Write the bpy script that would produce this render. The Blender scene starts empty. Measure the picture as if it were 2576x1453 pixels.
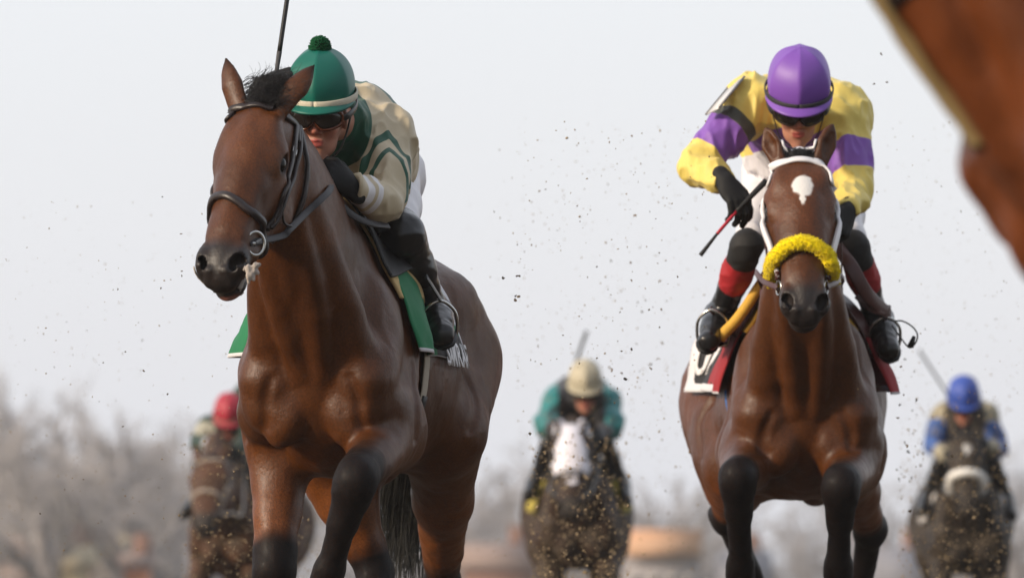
import bpy, math, random
import numpy as np
from mathutils import Vector, Matrix

R = math.radians
# ------------------------------------------------------------------ camera, world, sun, exposure
SC = bpy.context.scene
COL = SC.collection
CAM_H = 0.30
FPX, CX, HZ = 17000.0, 1288.0, 1636.0        # focal length and horizon in units of a 2576-wide frame

cam_d = bpy.data.cameras.new('camera')
cam = bpy.data.objects.new('camera', cam_d)
COL.objects.link(cam)
cam.location = (0, 0, CAM_H)
cam.rotation_euler = (R(90), 0, 0)           # level, looking along +Y
cam_d.sensor_width = 36.0
cam_d.lens = FPX / 2576 * 36.0
cam_d.shift_y = (HZ - 1453 / 2) / 2576
cam_d.clip_start = 0.5
cam_d.clip_end = 5000
cam_d.dof.use_dof = True
cam_d.dof.focus_distance = 20.2
cam_d.dof.aperture_fstop = 4.9
SC.camera = cam

SUN_EL, SUN_AZ = 21.0, 240.0                 # a hazy low sun behind the photographer's left shoulder
world = bpy.data.worlds.new('World')
SC.world = world
world.use_nodes = True
wt = world.node_tree
for n in list(wt.nodes): wt.nodes.remove(n)
sky = wt.nodes.new('ShaderNodeTexSky')
sky.sky_type = 'NISHITA'
sky.sun_disc = False
sky.sun_elevation = R(SUN_EL)
sky.sun_rotation = R(SUN_AZ)
sky.dust_density = 4.0
sky.air_density = 1.4
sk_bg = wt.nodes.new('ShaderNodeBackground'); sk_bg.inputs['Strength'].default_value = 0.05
wt.links.new(sky.outputs['Color'], sk_bg.inputs['Color'])
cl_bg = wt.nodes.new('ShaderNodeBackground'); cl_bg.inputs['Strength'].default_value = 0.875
tc = wt.nodes.new('ShaderNodeTexCoord')
nz = wt.nodes.new('ShaderNodeTexNoise'); nz.inputs['Scale'].default_value = 2.2; nz.inputs['Detail'].default_value = 4
mp = wt.nodes.new('ShaderNodeMapping'); mp.inputs['Scale'].default_value = (1, 1, 3)
rp = wt.nodes.new('ShaderNodeValToRGB')
rp.color_ramp.elements[0].position = 0.3; rp.color_ramp.elements[0].color = (0.850, 0.868, 0.945, 1)
rp.color_ramp.elements[1].position = 0.75; rp.color_ramp.elements[1].color = (0.90, 0.925, 1.0, 1)
wt.links.new(tc.outputs['Generated'], mp.inputs['Vector'])
wt.links.new(mp.outputs['Vector'], nz.inputs['Vector'])
wt.links.new(nz.outputs['Fac'], rp.inputs['Fac'])
# added falloff: sky dimmed behind the camera to cut frontal fill and deepen shading
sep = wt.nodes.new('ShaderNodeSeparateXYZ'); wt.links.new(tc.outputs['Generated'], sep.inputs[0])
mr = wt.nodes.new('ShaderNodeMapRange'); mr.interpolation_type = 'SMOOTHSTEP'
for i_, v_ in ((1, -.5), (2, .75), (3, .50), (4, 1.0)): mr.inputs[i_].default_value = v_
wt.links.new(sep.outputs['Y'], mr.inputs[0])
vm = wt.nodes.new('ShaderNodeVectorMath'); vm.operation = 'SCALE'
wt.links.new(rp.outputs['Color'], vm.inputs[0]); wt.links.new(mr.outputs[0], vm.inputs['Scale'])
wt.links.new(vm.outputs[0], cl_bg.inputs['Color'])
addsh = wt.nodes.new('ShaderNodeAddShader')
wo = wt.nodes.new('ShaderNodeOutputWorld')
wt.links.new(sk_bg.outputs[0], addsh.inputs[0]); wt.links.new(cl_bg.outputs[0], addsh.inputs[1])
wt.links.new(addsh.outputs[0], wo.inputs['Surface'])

sun_d = bpy.data.lights.new('sun', 'SUN')
sun_d.energy = 3.7
sun_d.angle = R(6)
sun_d.color = (1.0, 0.86, 0.70)
sun = bpy.data.objects.new('sun', sun_d)
COL.objects.link(sun)
# direction towards the sun: azimuth measured clockwise from +Y
_sd = Vector((math.sin(R(SUN_AZ)) * math.cos(R(SUN_EL)), math.cos(R(SUN_AZ)) * math.cos(R(SUN_EL)), math.sin(R(SUN_EL))))
sun.rotation_euler = _sd.to_track_quat('Z', 'Y').to_euler()
sun.location = (-30, -40, 40)

SC.view_settings.view_transform = 'Standard'
SC.view_settings.look = 'None'
SC.view_settings.exposure = 0.0
SC.view_settings.gamma = 1.0
SC.render.engine = 'CYCLES'
SC.cycles.use_denoising = True
SC.cycles.max_bounces = 6
SC.cycles.volume_bounces = 1
# ------------------------------------------------------------------ small numeric helpers
def A(*v): return np.array(v, float)
def nrm(v):
    v = np.asarray(v, float); return v / (np.linalg.norm(v) + 1e-12)
def lerp(a, b, t): return np.asarray(a, float) * (1 - t) + np.asarray(b, float) * t
def sstep(e0, e1, x):
    t = np.clip((x - e0) / (e1 - e0), 0, 1); return t * t * (3 - 2 * t)

def W(px, py, d):
    """a point of the place: bearing given in units of the photograph's frame, d metres down the track"""
    return A((px - CX) * d / FPX, d, CAM_H + (HZ - py) * d / FPX)

def vnoise(P, scale=1.0, seed=0):
    """smooth 3-D value noise in -1..1"""
    P = np.asarray(P, float) * scale + seed * 17.31
    i = np.floor(P).astype(np.int64); f = P - i; f = f * f * (3 - 2 * f)
    def h(dx, dy, dz):
        n = (i[:, 0] + dx) * 374761393 + (i[:, 1] + dy) * 668265263 + (i[:, 2] + dz) * 1274126177 + seed * 7919
        n = (n ^ (n >> 13)) * 1103515245
        n = n & 0x7fffffff
        n = (n ^ (n >> 16)) & 0xffff
        return n / 32767.5 - 1.0
    x, y, z = f[:, 0], f[:, 1], f[:, 2]
    c00 = h(0,0,0)*(1-x)+h(1,0,0)*x; c10 = h(0,1,0)*(1-x)+h(1,1,0)*x
    c01 = h(0,0,1)*(1-x)+h(1,0,1)*x; c11 = h(0,1,1)*(1-x)+h(1,1,1)*x
    return (c00*(1-y)+c10*y)*(1-z)+(c01*(1-y)+c11*y)*z

def frame(o, x, z):
    """4x4 with given x axis and approximate z axis"""
    x = nrm(x); z = np.asarray(z, float); z = nrm(z - x * np.dot(x, z)); y = np.cross(z, x)
    M = np.eye(4); M[:3, 0] = x; M[:3, 1] = y; M[:3, 2] = z; M[:3, 3] = o
    return M
def tp(M, p):
    p = np.asarray(p, float); return p @ M[:3, :3].T + M[:3, 3]

# ------------------------------------------------------------------ blended solids and their surface
class Solid:
    def __init__(s): s.pr = []; s.M = None; s.post = None
    def _t(s, p): return np.asarray(p, float) if s.M is None else tp(s.M, p)
    def _d(s, v): return np.asarray(v, float) if s.M is None else s.M[:3, :3] @ np.asarray(v, float)
    def cap(s, a, b, ra, rb=None, k=0.03, flat=None, sub=False):
        """tapered limb from a to b; flat=(axis, factor) thins it across an axis"""
        rb = ra if rb is None else rb
        a, b = s._t(a), s._t(b); r = max(ra, rb)
        lo = np.minimum(a, b) - r; hi = np.maximum(a, b) + r
        fl = None
        if flat is not None:
            n = nrm(s._d(flat[0])); fl = (n, flat[1])
            if flat[1] > 1: lo = lo - r * (flat[1] - 1); hi = hi + r * (flat[1] - 1)
        s.pr.append(('c', a, b, ra, rb, fl, k, sub, lo, hi)); return s
    def ell(s, c, r, ax=None, k=0.03, sub=False):
        """ellipsoid; ax = 3x3 with its axes in columns"""
        c = s._t(c); r = np.asarray(r, float)
        Rm = np.eye(3) if ax is None else np.asarray(ax, float)
        if s.M is not None: Rm = s.M[:3, :3] @ Rm
        e = np.abs(Rm) @ r
        s.pr.append(('e', c, r, Rm, None, None, k, sub, c - e, c + e)); return s
    def chain(s, pts, rad, k=0.02, flat=None, sub=False):
        """one limb of many tapered pieces, without bulges where they meet"""
        t = Solid(); t.M = s.M
        for i in range(len(pts) - 1): t.cap(pts[i], pts[i + 1], rad[i], rad[i + 1], 0, flat)
        lo = np.min([p[8] for p in t.pr], 0); hi = np.max([p[9] for p in t.pr], 0)
        s.pr.append(('h', t.pr, None, None, None, None, k, sub, lo, hi)); return s
    @staticmethod
    def _one(p, q):
        if p[0] == 'h':
            return np.min([Solid._one(c, q) for c in p[1]], 0)
        if p[0] == 'c':
            _, a, b, ra, rb, fl, *_r = p
            ba = b - a; L2 = ba @ ba + 1e-12
            t = np.clip(((q - a) @ ba) / L2, 0, 1)
            v = q - a - t[:, None] * ba
            g = 1.0
            if fl is not None:
                n, f = fl; v = v + np.outer(v @ n, n) * (1 / f - 1); g = min(1.0, f) ** 0.5
            return (np.sqrt((v * v).sum(1)) - (ra + (rb - ra) * t)) * g
        _, c, r, Rm, *_r = p
        v = (q - c) @ Rm
        k0 = np.sqrt(((v / r) ** 2).sum(1)); k1 = np.sqrt(((v / r ** 2) ** 2).sum(1)) + 1e-9
        return np.where(k0 < 1e-4, -r.min(), k0 * (k0 - 1) / k1)
    def ev(s, q, sel=None):
        d = np.full(len(q), 1e3)
        for i in (range(len(s.pr)) if sel is None else sel):
            p = s.pr[i]; e = s._one(p, q); k = p[6]
            if p[7]:
                h = np.maximum(k - np.abs(d + e), 0) / k; d = np.maximum(d, -e) + h * h * k * 0.25
            else:
                h = np.maximum(k - np.abs(d - e), 0) / k; d = np.minimum(d, e) - h * h * k * 0.25
        if s.post is not None: d = s.post(q, d)
        return d
    def grad(s, q, e=2e-3):
        g = np.stack([s.ev(q + e * np.eye(3)[i]) - s.ev(q - e * np.eye(3)[i]) for i in range(3)], 1)
        return g / (np.linalg.norm(g, axis=1)[:, None] + 1e-9)
    def project(s, q, off=0.0, it=6):
        q = np.array(q, float)
        for _ in range(it):
            g = s.grad(q); q = q - g * (s.ev(q) - off)[:, None]
        return q, s.grad(q)
    def surface(s, h, margin=0.14):
        lo = np.min([p[8] for p in s.pr if not p[7]], 0) - 3 * h; hi = np.max([p[9] for p in s.pr if not p[7]], 0) + 3 * h
        B = 14
        nb = np.ceil((hi - lo) / (h * B)).astype(int) + 1
        n = nb * B
        PL = np.array([p[8] for p in s.pr]); PH = np.array([p[9] for p in s.pr])
        g = np.stack(np.meshgrid(*[np.arange(k) for k in nb], indexing='ij'), -1).reshape(-1, 3)
        cen = lo + (g + 0.5) * B * h - 0.5 * h
        dc = s.ev(cen)
        half = B * h * 0.5
        V = np.repeat(np.repeat(np.repeat(dc.reshape(nb).astype(np.float32), B, 0), B, 1), B, 2)
        loc = np.stack(np.meshgrid(*[np.arange(B)] * 3, indexing='ij'), -1).reshape(-1, 3) * h
        for bi in np.nonzero(np.abs(dc) < half * 1.75 * 1.5 + 0.01)[0]:
            b0 = lo + g[bi] * B * h; b1 = b0 + B * h
            sel = np.nonzero(np.all((PL - margin < b1) & (PH + margin > b0), 1))[0]
            i, j, k = g[bi] * B
            V[i:i+B, j:j+B, k:k+B] = (s.ev(b0 + loc, sel) if len(sel) else np.full(B**3, 1.0)).reshape(B, B, B)
        return nets(V, lo, h)

def nets(V, lo, h):
    """surface nets over a dense grid of signed distances -> verts, quads"""
    S = V < 0
    c = np.zeros(tuple(np.array(V.shape) - 1), np.uint8)
    for a in (0, 1):
        for b in (0, 1):
            for d in (0, 1):
                c += S[a:a + c.shape[0], b:b + c.shape[1], d:d + c.shape[2]]
    act = np.argwhere((c > 0) & (c < 8))
    if len(act) == 0: return np.zeros((0, 3)), np.zeros((0, 4), int)
    off = np.array([[x, y, z] for x in (0, 1) for y in (0, 1) for z in (0, 1)])
    val = np.stack([V[act[:, 0] + o[0], act[:, 1] + o[1], act[:, 2] + o[2]] for o in off], 1).astype(float)
    acc = np.zeros((len(act), 3)); cnt = np.zeros(len(act))
    for i in range(8):
        for j in range(i + 1, 8):
            if np.abs(off[i] - off[j]).sum() != 1: continue
            vi, vj = val[:, i], val[:, j]
            m = (vi < 0) != (vj < 0)
            t = np.where(m, vi / np.where(m, vi - vj, 1), 0)
            acc[m] += off[i] + t[m, None] * (off[j] - off[i]); cnt[m] += 1
    verts = lo + (act + acc / cnt[:, None]) * h
    flat = (act[:, 0].astype(np.int64) * c.shape[1] + act[:, 1]) * c.shape[2] + act[:, 2]
    quads = []
    for ax in range(3):
        sl0 = [slice(None)] * 3; sl1 = [slice(None)] * 3
        sl0[ax] = slice(0, -1); sl1[ax] = slice(1, None)
        a, b = S[tuple(sl0)], S[tuple(sl1)]
        e = np.argwhere(a != b)
        o1, o2 = [(1, 2), (2, 0), (0, 1)][ax]
        e = e[(e[:, o1] > 0) & (e[:, o2] > 0) & (e[:, o1] < V.shape[o1] - 1) & (e[:, o2] < V.shape[o2] - 1)]
        fl = a[e[:, 0], e[:, 1], e[:, 2]]
        def fi(d1, d2):
            q = e.copy(); q[:, o1] += d1; q[:, o2] += d2
            return np.searchsorted(flat, (q[:, 0].astype(np.int64) * c.shape[1] + q[:, 1]) * c.shape[2] + q[:, 2])
        Q = np.stack([fi(-1, -1), fi(0, -1), fi(0, 0), fi(-1, 0)], 1)
        Q[~fl] = Q[~fl][:, ::-1]
        quads.append(Q)
    return verts, np.concatenate(quads)

# ------------------------------------------------------------------ meshes and objects
def mesh_np(name, V, F, smooth=True):
    me = bpy.data.meshes.new(name)
    V = np.ascontiguousarray(V, np.float32)
    me.vertices.add(len(V)); me.vertices.foreach_set('co', V.ravel())
    if isinstance(F, np.ndarray):
        k = F.shape[1]; me.loops.add(F.size); me.polygons.add(len(F))
        me.loops.foreach_set('vertex_index', np.ascontiguousarray(F, np.int32).ravel())
        me.polygons.foreach_set('loop_start', np.arange(0, F.size, k, dtype=np.int32))
    else:
        flat = [i for f in F for i in f]; st = np.cumsum([0] + [len(f) for f in F[:-1]])
        me.loops.add(len(flat)); me.polygons.add(len(F))
        me.loops.foreach_set('vertex_index', np.array(flat, np.int32))
        me.polygons.foreach_set('loop_start', np.array(st, np.int32))
    me.update(calc_edges=True)
    me.validate()
    if smooth: me.polygons.foreach_set('use_smooth', np.ones(len(me.polygons), bool))
    return me
def attr(me, name, arr):
    a = me.attributes.get(name) or me.attributes.new(name, 'FLOAT', 'POINT')
    a.data.foreach_set('value', np.ascontiguousarray(arr, np.float32))
def link(name, me, mat=None, parent=None):
    o = bpy.data.objects.new(name, me); COL.objects.link(o)
    if mat is not None: me.materials.append(mat)
    if parent is not None: o.parent = parent
    return o
def empty(name, M=None):
    o = bpy.data.objects.new(name, None); COL.objects.link(o)
    o.empty_display_size = 0.2
    if M is not None: o.matrix_world = Matrix(np.asarray(M).tolist())
    return o
def tag(o, label, cat, group=None, kind=None):
    if label: o['label'] = label
    if cat: o['category'] = cat
    if group: o['group'] = group
    if kind: o['kind'] = kind
    return o
def solid_obj(name, s, h, mat, parent=None):
    V, F = s.surface(h)
    return link(name, mesh_np(name, V, F), mat, parent), V

class MB:
    """collects pieces into one mesh"""
    def __init__(s): s.V = []; s.F = []
    def add(s, V, F):
        n = len(s.V); s.V += [tuple(v) for v in V]; s.F += [tuple(i + n for i in f) for f in F]; return s
    def tube(s, pts, rad, n=10, caps=True, flat=None):
        """round (or flattened) tube along pts"""
        P = np.asarray(pts, float); m = len(P)
        rad = np.broadcast_to(np.asarray(rad, float), (m,))
        T = np.gradient(P, axis=0); T /= np.linalg.norm(T, axis=1)[:, None] + 1e-12
        up = A(0, 0, 1) if abs(T[0][2]) < 0.9 else A(1, 0, 0)
        u = nrm(np.cross(up, T[0])); V = []
        for i in range(m):
            u = nrm(u - T[i] * (u @ T[i])); w = np.cross(T[i], u)
            for j in range(n):
                a = 2 * math.pi * j / n
                V.append(P[i] + rad[i] * (u * math.cos(a) + w * math.sin(a) * (flat or 1)))
        F = [(i*n+j, i*n+(j+1) % n, (i+1)*n+(j+1) % n, (i+1)*n+j) for i in range(m-1) for j in range(n)]
        if caps: F += [tuple(range(n))[::-1], tuple((m-1)*n + j for j in range(n))]
        return s.add(V, F)
    def ribbon(s, P, N, w, t):
        """strap: centre line P, outward normals N, width w, thickness t (sits on top of the line)"""
        P = np.asarray(P, float); N = np.asarray(N, float); m = len(P)
        w = np.broadcast_to(np.asarray(w, float), (m,))
        T = np.gradient(P, axis=0); T /= np.linalg.norm(T, axis=1)[:, None] + 1e-12
        V = []
        for i in range(m):
            n_ = nrm(N[i] - T[i] * (N[i] @ T[i])); b = np.cross(n_, T[i])
            e = w[i] / 2
            for (x, z) in ((-e, 0), (-e, .7*t), (-e*.86, t), (0, t*1.12), (e*.86, t), (e, .7*t), (e, 0)):
                V.append(P[i] + b * x + n_ * z)
        k = 7
        F = [(i*k+j, (i+1)*k+j, (i+1)*k+(j+1) % k, i*k+(j+1) % k) for i in range(m-1) for j in range(k)]
        F += [tuple(range(k)), tuple((m-1)*k + j for j in range(k))[::-1]]
        return s.add(V, F)
    def box(s, c, size, ax=None):
        ax = np.eye(3) if ax is None else np.asarray(ax)
        sg = np.array([[x, y, z] for x in (-.5, .5) for y in (-.5, .5) for z in (-.5, .5)]) * np.asarray(size)
        return s.add(sg @ ax.T + np.asarray(c), [(0,1,3,2), (4,6,7,5), (0,4,5,1), (2,3,7,6), (0,2,6,4), (1,5,7,3)])
    def obj(s, name, mat=None, parent=None, smooth=True):
        return link(name, mesh_np(name, s.V, s.F, smooth), mat, parent)

def spline(pts, n=24):
    """Catmull-Rom through pts"""
    P = np.asarray(pts, float); P = np.vstack([2*P[0]-P[1], P, 2*P[-1]-P[-2]])
    m = len(P) - 3; out = []
    for t in np.linspace(0, m, n):
        i = min(int(t), m - 1); f = t - i; a, b, c, d = P[i:i+4]
        out.append(0.5*((2*b)+(-a+c)*f+(2*a-5*b+4*c-d)*f*f+(-a+3*b-3*c+d)*f**3))
    return np.array(out)
# ------------------------------------------------------------------ materials
def srgb(r, g, b):
    f = lambda c: (c/255/12.92) if c/255 <= 0.04045 else ((c/255 + .055)/1.055)**2.4
    return (f(r), f(g), f(b), 1)
class NT:
    def __init__(s, name):
        s.m = bpy.data.materials.new(name); s.m.use_nodes = True; s.t = s.m.node_tree
        s.p = s.t.nodes['Principled BSDF']
    def n(s, t, **kw):
        x = s.t.nodes.new(t)
        for k, v in kw.items():
            if k in x.inputs: x.inputs[k].default_value = v
            else: setattr(x, k, v)
        return x
    def l(s, a, b): s.t.links.new(a, b)
    def attr(s, name):
        x = s.n('ShaderNodeAttribute'); x.attribute_name = name; return x.outputs['Fac']
    def mix(s, fac, a, b, mode='MIX'):
        x = s.n('ShaderNodeMix'); x.data_type = 'RGBA'; x.blend_type = mode
        for i, v in ((0, fac), (6, a), (7, b)):
            if hasattr(v, 'is_output'): s.l(v, x.inputs[i])
            else: x.inputs[i].default_value = v
        return x.outputs[2]
    def math(s, op, a, b=0.0, c=None, clamp=False):
        x = s.n('ShaderNodeMath'); x.operation = op; x.use_clamp = clamp
        for i, v in enumerate((a, b) if c is None else (a, b, c)):
            if hasattr(v, 'is_output'): s.l(v, x.inputs[i])
            else: x.inputs[i].default_value = v
        return x.outputs[0]
    def noise(s, scale, detail=3, rough=.55, vec=None, stretch=None):
        x = s.n('ShaderNodeTexNoise'); x.inputs['Scale'].default_value = scale; x.inputs['Detail'].default_value = detail
        x.inputs['Roughness'].default_value = rough
        if vec is None: vec = s.n('ShaderNodeTexCoord').outputs['Object']
        if stretch is not None:
            m = s.n('ShaderNodeMapping'); m.inputs['Scale'].default_value = stretch; s.l(vec, m.inputs['Vector']); vec = m.outputs[0]
        s.l(vec, x.inputs['Vector']); return x.outputs['Fac']
    def step(s, v, e0, e1):
        x = s.n('ShaderNodeMapRange'); x.interpolation_type = 'SMOOTHSTEP'
        x.inputs[1].default_value = e0; x.inputs[2].default_value = e1
        s.l(v, x.inputs[0]); return x.outputs[0]
    def bump(s, h, strength=.3, dist=.004):
        x = s.n('ShaderNodeBump'); x.inputs['Strength'].default_value = strength; x.inputs['Distance'].default_value = dist
        s.l(h, x.inputs['Height']); s.l(x.outputs[0], s.p.inputs['Normal']); return x
    def set(s, **kw):
        for k, v in kw.items(): s.p.inputs[k.replace('_', ' ')].default_value = v
        return s
    def col(s, v):
        if hasattr(v, 'is_output'): s.l(v, s.p.inputs['Base Color'])
        else: s.p.inputs['Base Color'].default_value = v
        return s

def simple(name, c, rough=.6, spec=.4, metal=0., ns=60, nb=.15, var=.18, sheen=0., coat=0., bd=.002):
    m = NT(name); n = m.noise(ns, 4)
    d = tuple(x * (1 - var) for x in c[:3]) + (1,); e = tuple(min(1, x * (1 + var)) for x in c[:3]) + (1,)
    m.col(m.mix(n, d, e)); m.set(Roughness=rough, Metallic=metal, Specular_IOR_Level=spec, Sheen_Weight=sheen, Coat_Weight=coat)
    m.bump(n, nb, bd); return m.m

def coat_material(name, base, warm, black=(.0042, .0042, .0056, 1), mud=0.0, mudc=(.13, .095, .06, 1), rough=.40):
    """horse coat: hair-fine grain, black points, white marks, pink skin, dried mud"""
    m = NT(name)
    g = m.noise(7, 4); f = m.noise(420, 2, .7, stretch=(1, 1, .35)); h = m.noise(28, 3)
    c = m.mix(m.step(g, .3, .7), tuple(x*.82 for x in base[:3])+(1,), tuple(x*1.15 for x in base[:3])+(1,))
    c = m.mix(m.attr('warm'), c, warm)
    c = m.mix(m.math('MULTIPLY', m.step(h, .45, .75), .25), c, tuple(x*.6 for x in base[:3])+(1,))
    c = m.mix(m.attr('black'), c, black)
    c = m.mix(m.attr('muzzle'), c, (.022, .020, .021, 1))
    c = m.mix(m.attr('pink'), c, (.42, .17, .13, 1))
    wn = m.math('ADD', m.attr('white'), m.math('MULTIPLY', m.math('SUBTRACT', m.noise(220, 2), .5), .08))
    c = m.mix(m.step(wn, .12, .80), c, (.78, .76, .74, 1))
    nw = m.math('SUBTRACT', 1, m.math('MINIMUM', m.math('MULTIPLY', m.attr('white'), 1.6), 1))
    c = m.mix(m.math('MULTIPLY', m.math('MULTIPLY', m.step(m.noise(150, 4, .8), .40, .62), .48), nw), c, tuple(x*.25 for x in base[:3])+(1,))
    c = m.mix(m.math('MULTIPLY', m.math('MULTIPLY', m.step(f, .35, .65), .25), nw), c, (0, 0, 0, 1))
    rgh = m.math('ADD', m.math('MULTIPLY_ADD', h, .22, rough - .09), m.math('MULTIPLY', m.attr('black'), .16))
    if mud > 0:
        k1 = m.step(m.noise(9, 5, .65), .62 - .3 * mud, .72 - .18 * mud); k2 = m.step(m.noise(70, 3, .7), .50, .58)
        k = m.math('MAXIMUM', m.math('MULTIPLY', k1, .8), m.math('MULTIPLY', k2, .35 * mud))
        k = m.math('MULTIPLY', k, m.math('SUBTRACT', 1, m.math('MULTIPLY', m.attr('clean'), .8)))
        c = m.mix(k, c, m.mix(m.noise(40, 3), tuple(x*.55 for x in mudc[:3])+(1,), mudc))
        rgh = m.math('MAXIMUM', rgh, m.math('MULTIPLY', k, .9))
    m.col(c); m.l(rgh, m.p.inputs['Roughness'])
    m.set(IOR=1.42, Coat_Roughness=.28); inv = m.math('SUBTRACT', 1, m.math('MULTIPLY', m.attr('black'), .55)); m.l(m.math('MULTIPLY', inv, .42), m.p.inputs['Specular IOR Level']); m.l(m.math('MULTIPLY', inv, .05 if mud == 0 else 0.0), m.p.inputs['Coat Weight'])
    bh = m.math('ADD', m.math('MULTIPLY', f, .35), m.math('MULTIPLY', m.noise(60, 3), .65))
    m.bump(bh, .45, .007)
    return m.m

M_EYE = simple('horse_eye', (.006, .004, .003, 1), rough=.12, spec=.22, nb=0)
M_HAIR = simple('black_hair', (.010, .010, .013, 1), rough=.42, spec=.45, ns=200, nb=.1)
M_TAIL = simple('tail_hair', (.020, .019, .016, 1), rough=.5, spec=.4, ns=200, nb=.1)
M_STEEL = simple('steel', (.55, .54, .52, 1), rough=.25, metal=1., nb=.03)
M_LEATHER = simple('brown_leather', (.020, .013, .013, 1), rough=.38, spec=.5, ns=180, nb=.25, var=.3)
M_BLACKLEATHER = simple('black_leather', (.008, .008, .009, 1), rough=.33, spec=.5, ns=150, nb=.2, var=.3)
# ------------------------------------------------------------------ horses
def hide_post(q, d):
    near = np.abs(d) < .04
    if near.any():
        p = q[near]; d = d.copy(); d[near] -= .0030*vnoise(p, 13, 21) + .0016*vnoise(p*A(1, 1, .6), 34, 22) + .0065*np.clip(.25 - np.abs(vnoise(p*A(.8, 1, .7) + .03*vnoise(p, 9, 2)[:, None], 8, 23)), 0, 1)*(p[:, 2] < 1.45)
    return d

def horse_solid(J):
    """one continuous horse; x forward, y left, z up, origin on the ground under the girth"""
    s = Solid(); S2 = (1, -1)
    # trunk
    rw = J.get('rumpw', 1.0); cw = J.get('chestw', 1.0)
    s.ell((-.30, 0, 1.165), (.58, .248, .335), k=.05)
    s.ell((-.54, 0, 1.12), (.42, .245, .25), k=.10)
    s.ell((.15, 0, 1.14), (.325, .180, .325), k=.10)
    s.cap((.24, 0, 1.38), (-.16, 0, 1.42), .135, .13, k=.10, flat=((0, 1, 0), .80))
    s.cap((.16, 0, 1.53), (-.22, 0, 1.47), .045, .055, k=.10)
    s.cap((-.18, 0, 1.36), (-.74, 0, 1.37), .125, .17, k=.10)
    s.ell((-.80, 0, 1.27), (.34, .25*rw, .265), k=.10)
    for y in S2:
        s.ell((-.84, y*.155*rw, 1.17), (.28, .155*rw, .30), k=.07)
        s.ell((-.62, y*.170*rw, 1.02), (.15, .115*rw, .20), k=.06)
        s.ell((-1.00, y*.110*rw, 1.10), (.15, .125, .28), k=.08)
        s.ell((-.70, y*.185*rw, 1.38), (.10, .07, .07), k=.10)         # point of hip
        # shoulder blade, upper arm
        s.cap((.02, y*.098*cw, 1.43), (.36, y*.138*cw, 1.13), .060, .090, k=.06)
        s.ell((.27, y*.105*cw, 1.22), (.13, .095*cw, .21), k=.05)
        s.cap((-.05, y*.13*cw, 1.36), (.20, y*.165*cw, 1.02), .070, .080, k=.07)
        s.cap((.40, y*.140*cw, 1.10), (.28, y*.160*cw, .99), .080, .075, k=.022)
        s.cap((.27, y*.160*cw, 1.02), (.12, y*.165*cw, .93), .085, .085, k=.035)
    # breast muscles
    py, pz, pr = J.get('pec', (.080, 1.02, 1.0))
    for y in S2:
        s.cap((.42, y*.050, 1.20), (.385, y*.125*cw, 1.02), .045, .080, k=.035)
        s.ell((.385, y*py, pz - .005), (.074*pr, .074*pr, .122*pr), np.stack([nrm((1, 0, .25)), nrm((0, 1, y*.35)), nrm((-.25, y*-.35, 1))], 1), k=.020)
        s.cap((.31, y*.050, .96), (.18, y*.085, .89), .060, .070, k=.03)
    s.cap((.52, 0, 1.17), (.50, 0, .98), .004, .014, k=.03, sub=True)
    s.cap((.53, 0, .96), (.36, 0, .83), .010, .012, k=.03, sub=True)
    # neck: from the trunk to the head
    H = J['head']                                                     # frame: x along the face to the muzzle, z out of the forehead
    hp = lambda *v: tp(H, v)
    nw = J.get('neckw', 1.0)
    crest = spline([(.02, 0, 1.50), J.get('crest', lerp((.1, 0, 1.50), hp(.0, 0, -.05), .55) + A(0, 0, .05)), hp(-.015, 0, -.045)], 17)
    under = spline([(.37, 0, 1.13), J.get('under', lerp((.46, 0, 1.2), hp(.12, 0, -.17), .55)), hp(.115, 0, -.155)], 17)
    mid = 0.5 * crest + 0.5 * under
    s.chain(crest, np.linspace(.085, .052, 17) * nw, k=.05)
    s.chain(0.72*crest + .28*under, np.linspace(.155, .068, 17) * nw, k=.05)
    s.chain(mid, np.linspace(.172, .078, 17) * nw, k=.05)
    s.chain(0.25*crest + .75*under, np.linspace(.160, .078, 17) * nw, k=.05)
    s.chain(under, np.linspace(.105, .058, 17) * nw, k=.04)
    tw = nrm(J.get('lat', (0, 1, 0)))
    for y in S2:                                                      # muscles from the jaw to the breastbone and to the shoulder
        a = under[14] + tw*y*.040; b = A(.455, y*.030, 1.12)
        s.chain(spline([a, lerp(a, b, .5) + tw*y*.022 + A(.01, 0, 0), b], 7), [.022, .030, .036, .040, .042, .040, .032], k=.022)
        a = mid[12] + tw*y*.020*nw; b = A(.37, y*.125*cw, 1.10)
        s.chain(spline([a, lerp(a, b, .5) + tw*y*.012, b], 7), np.linspace(.058, .070, 7), k=.03)
    # head
    s.M = H; w = J.get('headw', 1.12); Y = (0, 1, 0)
    s.ell((.12, 0, -.035), (.160, .070*w, .085), k=.03)
    s.ell((.21, 0, -.055), (.16, .082*w, .085), k=.03)
    s.cap((.16, 0, -.035), (.50, 0, -.052), .068, .042, k=.05, flat=(Y, .95*w))
    s.cap((.20, 0, -.010), (.45, 0, -.030), .040, .032, k=.04, flat=(Y, w))
    s.cap((.28, 0, -.09), (.50, 0, -.075), .062, .048, k=.05, flat=(Y, w))
    for y in S2:
        y = y*w
        s.ell((.165, y*.070, -.028), (.066, .030*w, .034), k=.035)      # brow over the eye
        s.ell((.195, y*.056, -.150), (.125, .030*w, .108), k=.035)     # cheek plate
        s.cap((.25, y*.045, -.195), (.46, y*.028, -.125), .036, .026, k=.04)   # jaw bars
        s.cap((.225, y*.083, -.072), (.39, y*.052, -.066), .015, .009, k=.022)  # facial crest
        s.cap((.28, y*.044, -.022), (.47, y*.034, -.036), .020, .018, k=.025)   # nasal edge
        s.ell((.10, y*.052, .005), (.055, .026*w, .030), k=.03)        # temple
        s.ell((.120, y*.078, -.045), (.030, .012, .016), k=.03, sub=True)      # hollow above the eye
        s.ell((.190, y*.094, -.034), (.031, .020, .021), k=.006, sub=True)     # eye socket
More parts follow.
